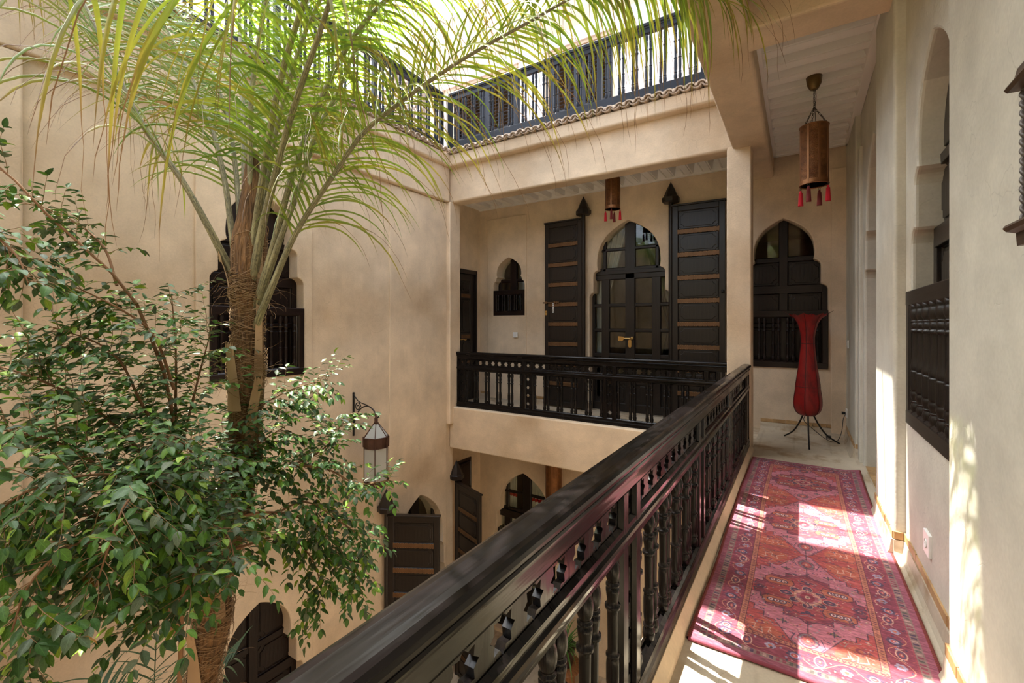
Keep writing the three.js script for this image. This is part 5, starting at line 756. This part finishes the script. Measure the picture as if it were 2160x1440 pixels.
// ------------------------------------------------------------------ the weeping fig
const BRANCHES = {
  stem: [[-2.73, -2.61, -0.99], [-2.56, -0.72, -0.97], [-2.49, -0.27, -0.96], [-2.45, 0.27, -0.95], [-2.45, 0.69, -0.93], [-2.43, 1.05, -0.88], [-2.42, 1.21, -0.83], [-2.42, 1.39, -0.77], [-2.49, 1.58, -0.66], [-2.56, 1.70, -0.56], [-2.63, 1.86, -0.46], [-2.74, 1.98, -0.38]],
  b2: [[-2.49, 0.36, -0.96], [-2.57, 0.80, -0.97], [-2.57, 1.18, -0.97], [-2.59, 1.45, -0.96]],
  b3: [[-2.43, 0.27, -0.94], [-2.40, 0.74, -0.78], [-2.41, 0.99, -0.60], [-2.45, 1.11, -0.45], [-2.53, 1.17, -0.34]],
  b4: [[-2.43, 0.16, -0.94], [-2.21, 0.67, -0.66], [-2.15, 0.90, -0.46], [-2.20, 0.97, -0.32]],
  b5: [[-2.37, 0.10, -0.92], [-2.05, 0.67, -0.71], [-1.91, 0.82, -0.50], [-1.88, 0.82, -0.34], [-1.90, 0.76, -0.27]],
  b6: [[-2.31, -0.04, -0.89], [-1.86, 0.50, -0.59], [-1.76, 0.67, -0.42], [-1.72, 0.62, -0.32], [-1.69, 0.52, -0.28]],
  b7: [[-2.42, 0.34, -0.94], [-1.90, 0.75, -0.69], [-1.74, 0.76, -0.53], [-1.69, 0.65, -0.47], [-1.68, 0.56, -0.44]],
  b8: [[-2.47, 0.32, -0.97], [-2.52, 0.44, -1.12], [-2.40, 0.53, -1.31], [-2.32, 0.55, -1.48], [-2.28, 0.63, -1.63], [-2.22, 0.77, -1.67]],
  b9: [[-2.42, 0.25, -0.95], [-2.32, 0.36, -1.13], [-2.29, 0.32, -1.33], [-2.23, 0.22, -1.48], [-2.17, 0.08, -1.58], [-2.06, -0.10, -1.67]],
  b10: [[-2.51, 0.43, -1.01], [-2.54, 0.72, -1.17], [-2.50, 0.87, -1.37], [-2.48, 0.94, -1.56], [-2.43, 0.97, -1.71]],
  b11: [[-2.36, 0.54, -1.40], [-2.17, 0.52, -1.52], [-2.02, 0.44, -1.61], [-1.88, 0.46, -1.70]],
  b12: [[-2.42, 0.16, -0.94], [-2.01, 0.50, -0.85], [-1.77, 0.53, -0.83], [-1.66, 0.45, -0.81]],
  b13: [[-2.31, 0.05, -0.90], [-1.80, 0.48, -0.75], [-1.62, 0.49, -0.65], [-1.61, 0.44, -0.61]],
  b14: [[-2.35, 1.64, -0.28], [-2.17, 1.58, -0.33], [-2.08, 1.51, -0.36], [-2.02, 1.43, -0.37]],
  b15: [[-2.40, 1.01, -0.90], [-2.36, 1.27, -0.80], [-2.36, 1.37, -0.69], [-2.45, 1.46, -0.57]],
  b16: [[-2.45, 1.47, -0.71], [-2.54, 1.64, -0.69], [-2.78, 1.80, -0.60], [-2.96, 1.86, -0.48]],
  b17: [[-2.50, 0.64, -0.95], [-2.53, 1.03, -1.05], [-2.59, 1.29, -1.14]],
  b18: [[-2.43, 0.21, -0.94], [-2.13, 0.67, -0.89], [-1.97, 0.86, -0.76], [-1.93, 0.91, -0.67]],
  b19: [[-2.42, 0.05, -0.94], [-2.18, 0.42, -0.74], [-2.13, 0.58, -0.60], [-2.15, 0.66, -0.46], [-2.22, 0.65, -0.36]],
  b20: [[-2.43, -0.17, -0.94], [-2.09, 0.27, -0.68], [-2.04, 0.41, -0.53], [-2.04, 0.38, -0.42], [-2.04, 0.22, -0.35]],
  b21: [[-2.30, 0.32, -1.31], [-2.25, 0.35, -1.44], [-2.13, 0.22, -1.58], [-2.03, 0.07, -1.70]],
  b22: [[-2.43, 0.61, -0.94], [-2.40, 0.96, -0.78], [-2.42, 1.15, -0.71], [-2.44, 1.23, -0.64], [-2.52, 1.29, -0.53]],
  b23: [[-2.48, 0.25, -0.97], [-2.46, 0.54, -1.16], [-2.44, 0.66, -1.29], [-2.41, 0.74, -1.43]],
  b24: [[-2.54, 0.11, -0.99], [-2.48, 0.13, -1.26], [-2.41, 0.13, -1.43], [-2.28, 0.00, -1.51], [-2.23, -0.21, -1.54]],
};
function leafGeo(n, bend, fold) { // pointed oval leaf, 1 long, from the origin along +x, upper side +y
  const P = [], I = [], U = [];
  for (let i = 0; i <= n; i++) { const t = i / n, w = 0.232 * Math.pow(Math.sin(Math.PI * Math.pow(t, 0.80)), 0.85) * (t > 0.86 ? 1 - (t - 0.86) * 3.2 : 1) + 0.0015, x = t, y = -bend * t * t; for (const s of [-1, -0.5, 0, 0.5, 1]) { P.push(x, y + Math.abs(s) * fold * w - (Math.abs(s) === 1 ? 0.02 : 0) * Math.sin(t * 14), s * w); U.push(t, s * 0.5 + 0.5); } }
  for (let i = 0; i < n; i++) for (let k = 0; k < 4; k++) { const a = i * 5 + k, b = a + 5; I.push(a, a + 1, b, b, a + 1, b + 1); }
  const g = new THREE.BufferGeometry(); g.setAttribute('position', new THREE.Float32BufferAttribute(P, 3)); g.setAttribute('uv', new THREE.Float32BufferAttribute(U, 2)); g.setIndex(I); g.computeVertexNormals();
  return g;
}
const figLeaves = [leafGeo(7, 0.12, 0.35), leafGeo(7, 0.30, 0.2), leafGeo(7, 0.02, 0.5)];
{
  const fig = thing('fig_tree', 'leafy weeping fig tree with many small glossy leaves in front of the left wall', 'tree', [0, 0, 0]), r = rngOf(77);
  const bark = std({ color: rgb(0.30, 0.16, 0.08), map: scaled(plasterMap, 3), roughness: 0.9 }), twigM = std({ color: rgb(0.26, 0.16, 0.08), roughness: 0.9 });
  const leafTex = dataTex(128, (u, v) => { const mid = Math.abs(v - 0.5) < 0.02 ? 1.35 : 1, vein = Math.abs(((u * 9 - Math.abs(v - 0.5) * 5) % 1 + 1) % 1 - 0.5) < 0.06 ? 1.12 : 1, n = 0.85 + 0.3 * fbm(u * 12, v * 12, 12, 3, 66), k = Math.min(1, 0.8 * mid * vein * n); return [k, k, k]; });
  const greens = [[0.085, 0.20, 0.05], [0.115, 0.27, 0.05], [0.17, 0.36, 0.045], [0.34, 0.54, 0.05], [0.13, 0.20, 0.10], [0.20, 0.26, 0.15]];
  const mats = greens.map((c) => leafy({ color: rgb(...c), map: leafTex, roughness: 0.43, specularIntensity: 0.6, transmission: 0.22 })), white = leafy({ color: rgb(1, 1, 1), map: leafTex, roughness: 0.43, specularIntensity: 0.6, transmission: 0.22 });
  const yellow = leafy({ color: rgb(0.55, 0.30, 0.03), map: leafTex, roughness: 0.5 });
  const leaves = [], twigs = [], eye = camera.position;
  const addLeaf = (p, d, len) => {
    const x = d.clone().normalize(), upish = V((r() - 0.5) * 0.9, 1, (r() - 0.5) * 0.9), z = x.clone().cross(upish).normalize(), y = z.clone().cross(x).normalize();
    const m = new THREE.Matrix4().makeBasis(x, y, z).scale(V(len, len, len * (0.95 + r() * 0.35))).setPosition(p), k = r();
    leaves.push({ m, v: Math.floor(r() * 3), c: k < 0.30 ? 0 : k < 0.52 ? 1 : k < 0.70 ? 2 : k < 0.80 ? 3 : k < 0.91 ? 4 : 5, odd: r() < 0.006, size: len / Math.max(0.5, eye.distanceTo(p)) * ((p.z < -0.15) ? 1 : 0) });
  };
  const twig = (p, d, len, step, size) => {
    const pts = [p.clone()], q = p.clone(), dd = d.clone().normalize(), n = Math.max(3, Math.round(len / step)); let s = 1;
    for (let i = 0; i < n; i++) { dd.add(V((r() - 0.5) * 0.35, -0.055 + (r() - 0.5) * 0.25, (r() - 0.5) * 0.35)).normalize(); q.addScaledVector(dd, len / n); pts.push(q.clone()); s = -s; const side = dd.clone().cross(V(0, 1, 0)).normalize().multiplyScalar(s); addLeaf(q.clone(), dd.clone().multiplyScalar(0.55).addScaledVector(side, 0.75).add(V((r() - 0.5) * 0.3, -0.08 - r() * 0.45, (r() - 0.5) * 0.3)), size * (0.65 + r() * 0.6)); }
    addLeaf(q.clone(), dd.clone().add(V(0, -0.3, 0)), size);
    twigs.push(tube(pts, (t) => 0.0016 * (1 - t * 0.6), n + 1, 4));
  };
  //          start of twigs, twigs per metre, twig length, leaf size, base radius
  const FS = { stem: [0.62, 26, 0.15, 0.044, 0.026], b2: [0.2, 48, 0.17, 0.044, 0.012], b3: [0.2, 105, 0.24, 0.043, 0.012], b4: [0.2, 110, 0.24, 0.043, 0.011], b5: [0.2, 98, 0.22, 0.043, 0.010], b6: [0.35, 64, 0.2, 0.043, 0.010], b7: [0.3, 76, 0.2, 0.043, 0.010], b8: [0.15, 90, 0.20, 0.045, 0.011], b9: [0.15, 76, 0.20, 0.045, 0.010], b10: [0.2, 80, 0.20, 0.045, 0.010], b11: [0.1, 71, 0.16, 0.040, 0.007], b12: [0.3, 69, 0.18, 0.043, 0.008], b13: [0.35, 64, 0.18, 0.043, 0.009], b14: [0.1, 85, 0.14, 0.041, 0.006], b15: [0.25, 64, 0.18, 0.044, 0.008], b16: [0.2, 48, 0.16, 0.041, 0.006], b17: [0.2, 64, 0.2, 0.045, 0.009], b18: [0.2, 98, 0.22, 0.043, 0.009], b19: [0.2, 101, 0.24, 0.043, 0.011], b20: [0.3, 69, 0.2, 0.043, 0.010], b21: [0.15, 90, 0.18, 0.043, 0.006], b22: [0.2, 98, 0.22, 0.042, 0.009], b23: [0.15, 92, 0.22, 0.045, 0.009], b24: [0.15, 71, 0.2, 0.045, 0.009] };
  for (const [key, pts] of Object.entries(BRANCHES)) {
    const [t0, dens, tl, ls, rad] = FS[key], c = new THREE.CatmullRomCurve3((key === 'stem' ? [[-2.80, GF, -1.02], ...pts] : pts).map((p) => V(...p))), L = c.getLength();
    mesh(key === 'stem' ? 'trunk' : 'branch', tube(c, (t) => rad * 0.8 * (1 - 0.85 * t) + 0.0012, 40, 8), bark, fig);
    const n = Math.round(L * (1 - t0) * dens);
    for (let i = 0; i < n; i++) { const t = t0 + (1 - t0) * (i + r()) / n, p = c.getPointAt(Math.min(1, t)), T = c.getTangentAt(Math.min(1, t)), a = r() * 6.283, s = T.clone().cross(V(0, 1, 0)).normalize(), u = s.clone().cross(T); twig(p, T.clone().multiplyScalar(0.6).addScaledVector(s, Math.cos(a)).addScaledVector(u, Math.sin(a) * 0.7), tl * (0.5 + r() * 0.8), 0.022, ls); }
  }
  mesh('twigs', join(twigs), twigM, fig).userData = { kind: 'stuff' };
    leaves.sort((a, b) => b.size - a.size);
  leaves.slice(0, 300).forEach((l) => { const o = mesh('leaf', figLeaves[l.v], l.odd ? yellow : mats[l.c], fig); o.applyMatrix4(l.m); });
  const rest = leaves.slice(300), tint = new THREE.Color();
  for (let v = 0; v < 3; v++) {
    const own = rest.filter((l) => l.v === v), im = new THREE.InstancedMesh(figLeaves[v], white, own.length);
    own.forEach((l, i) => { im.setMatrixAt(i, l.m); const k = 0.8 + r() * 0.4, g = greens[l.c]; im.setColorAt(i, tint.setRGB(g[0] * k, g[1] * k, g[2] * k)); });
    im.name = partName(fig, 'foliage'); im.userData = { kind: 'stuff' }; fig.add(im);
  }
}

// ------------------------------------------------------------------ ground floor plants
{
  const r = rngOf(15), green = leafy({ color: rgb(0.03, 0.075, 0.02), roughness: 0.5 });
  const blade = (p, d, len, w, droop, n = 8) => { const P = [], I = [], q = p.clone(), dd = d.clone().normalize(); for (let i = 0; i <= n; i++) { const t = i / n, ww = w * (t < 0.2 ? 0.5 + t * 2.5 : 1) * (1 - Math.pow(t, 2.2)) + 0.0004, s = dd.clone().cross(V(0, 1, 0)).normalize(); P.push(q.x - s.x * ww / 2, q.y, q.z - s.z * ww / 2, q.x + s.x * ww / 2, q.y, q.z + s.z * ww / 2); q.addScaledVector(dd, len / n); dd.add(V(0, -droop / n, 0)).normalize(); } for (let i = 0; i < n; i++) { const a = i * 2; I.push(a, a + 1, a + 2, a + 2, a + 1, a + 3); } const g = new THREE.BufferGeometry(); g.setAttribute('position', new THREE.Float32BufferAttribute(P, 3)); g.setIndex(I); g.computeVertexNormals(); return g; };
  const t = thing('areca_palm', 'dark feathery potted palm on the ground floor at the lower left', 'palm', [-3.45, GF, -1.15]);
  mesh('pot', lathe([[0, 0], [0.17, 0], [0.21, 0.34], [0.225, 0.36], [0.2, 0.37], [0.19, 0.33], [0, 0.31]], 24), MAT.clay[0], t);
  for (let k = 0; k < 9; k++) { const a = k / 9 * 6.283 + r(), lean = 0.12 + r() * 0.18, top = V(Math.cos(a) * lean, 2.7 + r() * 0.5, Math.sin(a) * lean), c = new THREE.CatmullRomCurve3([V(Math.cos(a) * 0.05, 0.3, Math.sin(a) * 0.05), V(Math.cos(a) * 0.1, 1.4, Math.sin(a) * 0.1), V(Math.cos(a) * lean * 0.5, 2.3, Math.sin(a) * lean * 0.5), top, V(Math.cos(a) * lean * 2.0, top.y + 0.25, Math.sin(a) * lean * 1.7)]); const f = mesh('frond', tube(c, (q) => 0.012 * (1 - q * 0.8), 30, 6), green, t), L = []; for (let i = 0; i < 26; i++) for (const s of [-1, 1]) { const q = 0.5 + 0.5 * i / 26, T = c.getTangentAt(q), sd = T.clone().cross(V(0, 1, 0)).normalize(); L.push(blade(c.getPointAt(q), T.clone().multiplyScalar(0.7).addScaledVector(sd, s).add(V(0, 0.35, 0)), 0.27, 0.018, 0.9)); } mesh('leaflets', mergeGeometries(L), green, f).userData = { kind: 'stuff' }; }
  const p = thing('potted_plant', 'small grassy plant in a dark pot on the ground floor seen between the near balusters', 'plant', [-2.88, GF, -5.9]);
  const potM = std({ color: rgb(0.04, 0.02, 0.015), roughness: 0.5 });
  mesh('stand', join([put(lathe([[0, 0], [0.24, 0], [0.24, 0.03], [0.16, 0.05], [0.16, 0.40], [0.25, 0.43], [0.25, 0.46], [0, 0.46]], 24), 0, 0, 0)]), std({ color: rgb(0.36, 0.16, 0.06), map: scaled(woodMap, 2), roughness: 0.5 }), p);
  mesh('pot', put(lathe([[0, 0], [0.12, 0], [0.17, 0.25], [0.18, 0.27], [0.16, 0.27], [0.15, 0.24], [0, 0.22]], 24), 0, 0.46, 0), potM, p);
  const gm = leafy({ color: rgb(0.07, 0.20, 0.03), roughness: 0.5 });
  for (let i = 0; i < 46; i++) { const a = r() * 6.283, e = 0.3 + r() * 1.1; mesh('leaf', blade(V(Math.cos(a) * 0.05, 0.68, Math.sin(a) * 0.05), V(Math.cos(a) * 0.6, e, Math.sin(a) * 0.6), 0.3 + r() * 0.32, 0.02, 1.8), gm, p); }
}

// ------------------------------------------------------------------ canvas shades stretched over the open courtyard, above the picture
{
  const canvas = std({ color: rgb(0.62, 0.56, 0.45), roughness: 0.95, side: THREE.DoubleSide }), Y = 6.2;
  const shade = (label, x0, x1, d0, d1) => {
    const t = thing('shade_canvas', label, 'canopy', [0, Y, 0], 0), n = 24, m = 6, P = [], I = [];
    for (let j = 0; j <= m; j++) for (let i = 0; i <= n; i++) { const u = i / n, v = j / m; P.push(x0 + (x1 - x0) * u, -0.05 * Math.sin(Math.PI * u) * Math.sin(Math.PI * v), -(d0 + (d1 - d0) * v)); }
    for (let j = 0; j < m; j++) for (let i = 0; i < n; i++) { const a = j * (n + 1) + i, b = a + n + 1; I.push(a, a + 1, b, b, a + 1, b + 1); }
    const g = new THREE.BufferGeometry(); g.setAttribute('position', new THREE.Float32BufferAttribute(P, 3)); g.setIndex(I); g.computeVertexNormals();
    mesh('cloth', g, canvas, t);
    for (const d of [d0, d1]) mesh('rod', tube([V(x0 - 0.1, 0, -d), V(x1 + 0.1, 0, -d)], () => 0.014, 1, 8), MAT.iron, t);
  };
  shade('strip of canvas shade stretched over the middle of the courtyard', -3.7, -0.75, 2.2 + 0.93, 3.17 + 0.93);
  shade('strip of canvas shade stretched over the far side of the courtyard', -3.55, -0.9, 3.87 + 0.93, 5.62);
  shade('short canvas shade stretched over the courtyard nearest the corridor', -2.42, -0.75, -1.0, 2.72);
  shade('narrow canvas shade stretched along the left wall of the courtyard', -4.7, -4.1, -0.5, 2.6);
  tag(mesh('wire', tube([V(-3.6, 6.2, -4.38), V(-2.2, 6.05, -4.45), V(-0.8, 6.2, -4.5)], () => 0.012, 20, 6), MAT.iron), 'sagging wire over the courtyard between the canvas shades', 'wire');
}

scene.traverse((o) => { if (o.isMesh) { o.castShadow = true; o.receiveShadow = true; } });
renderer.render(scene, camera);
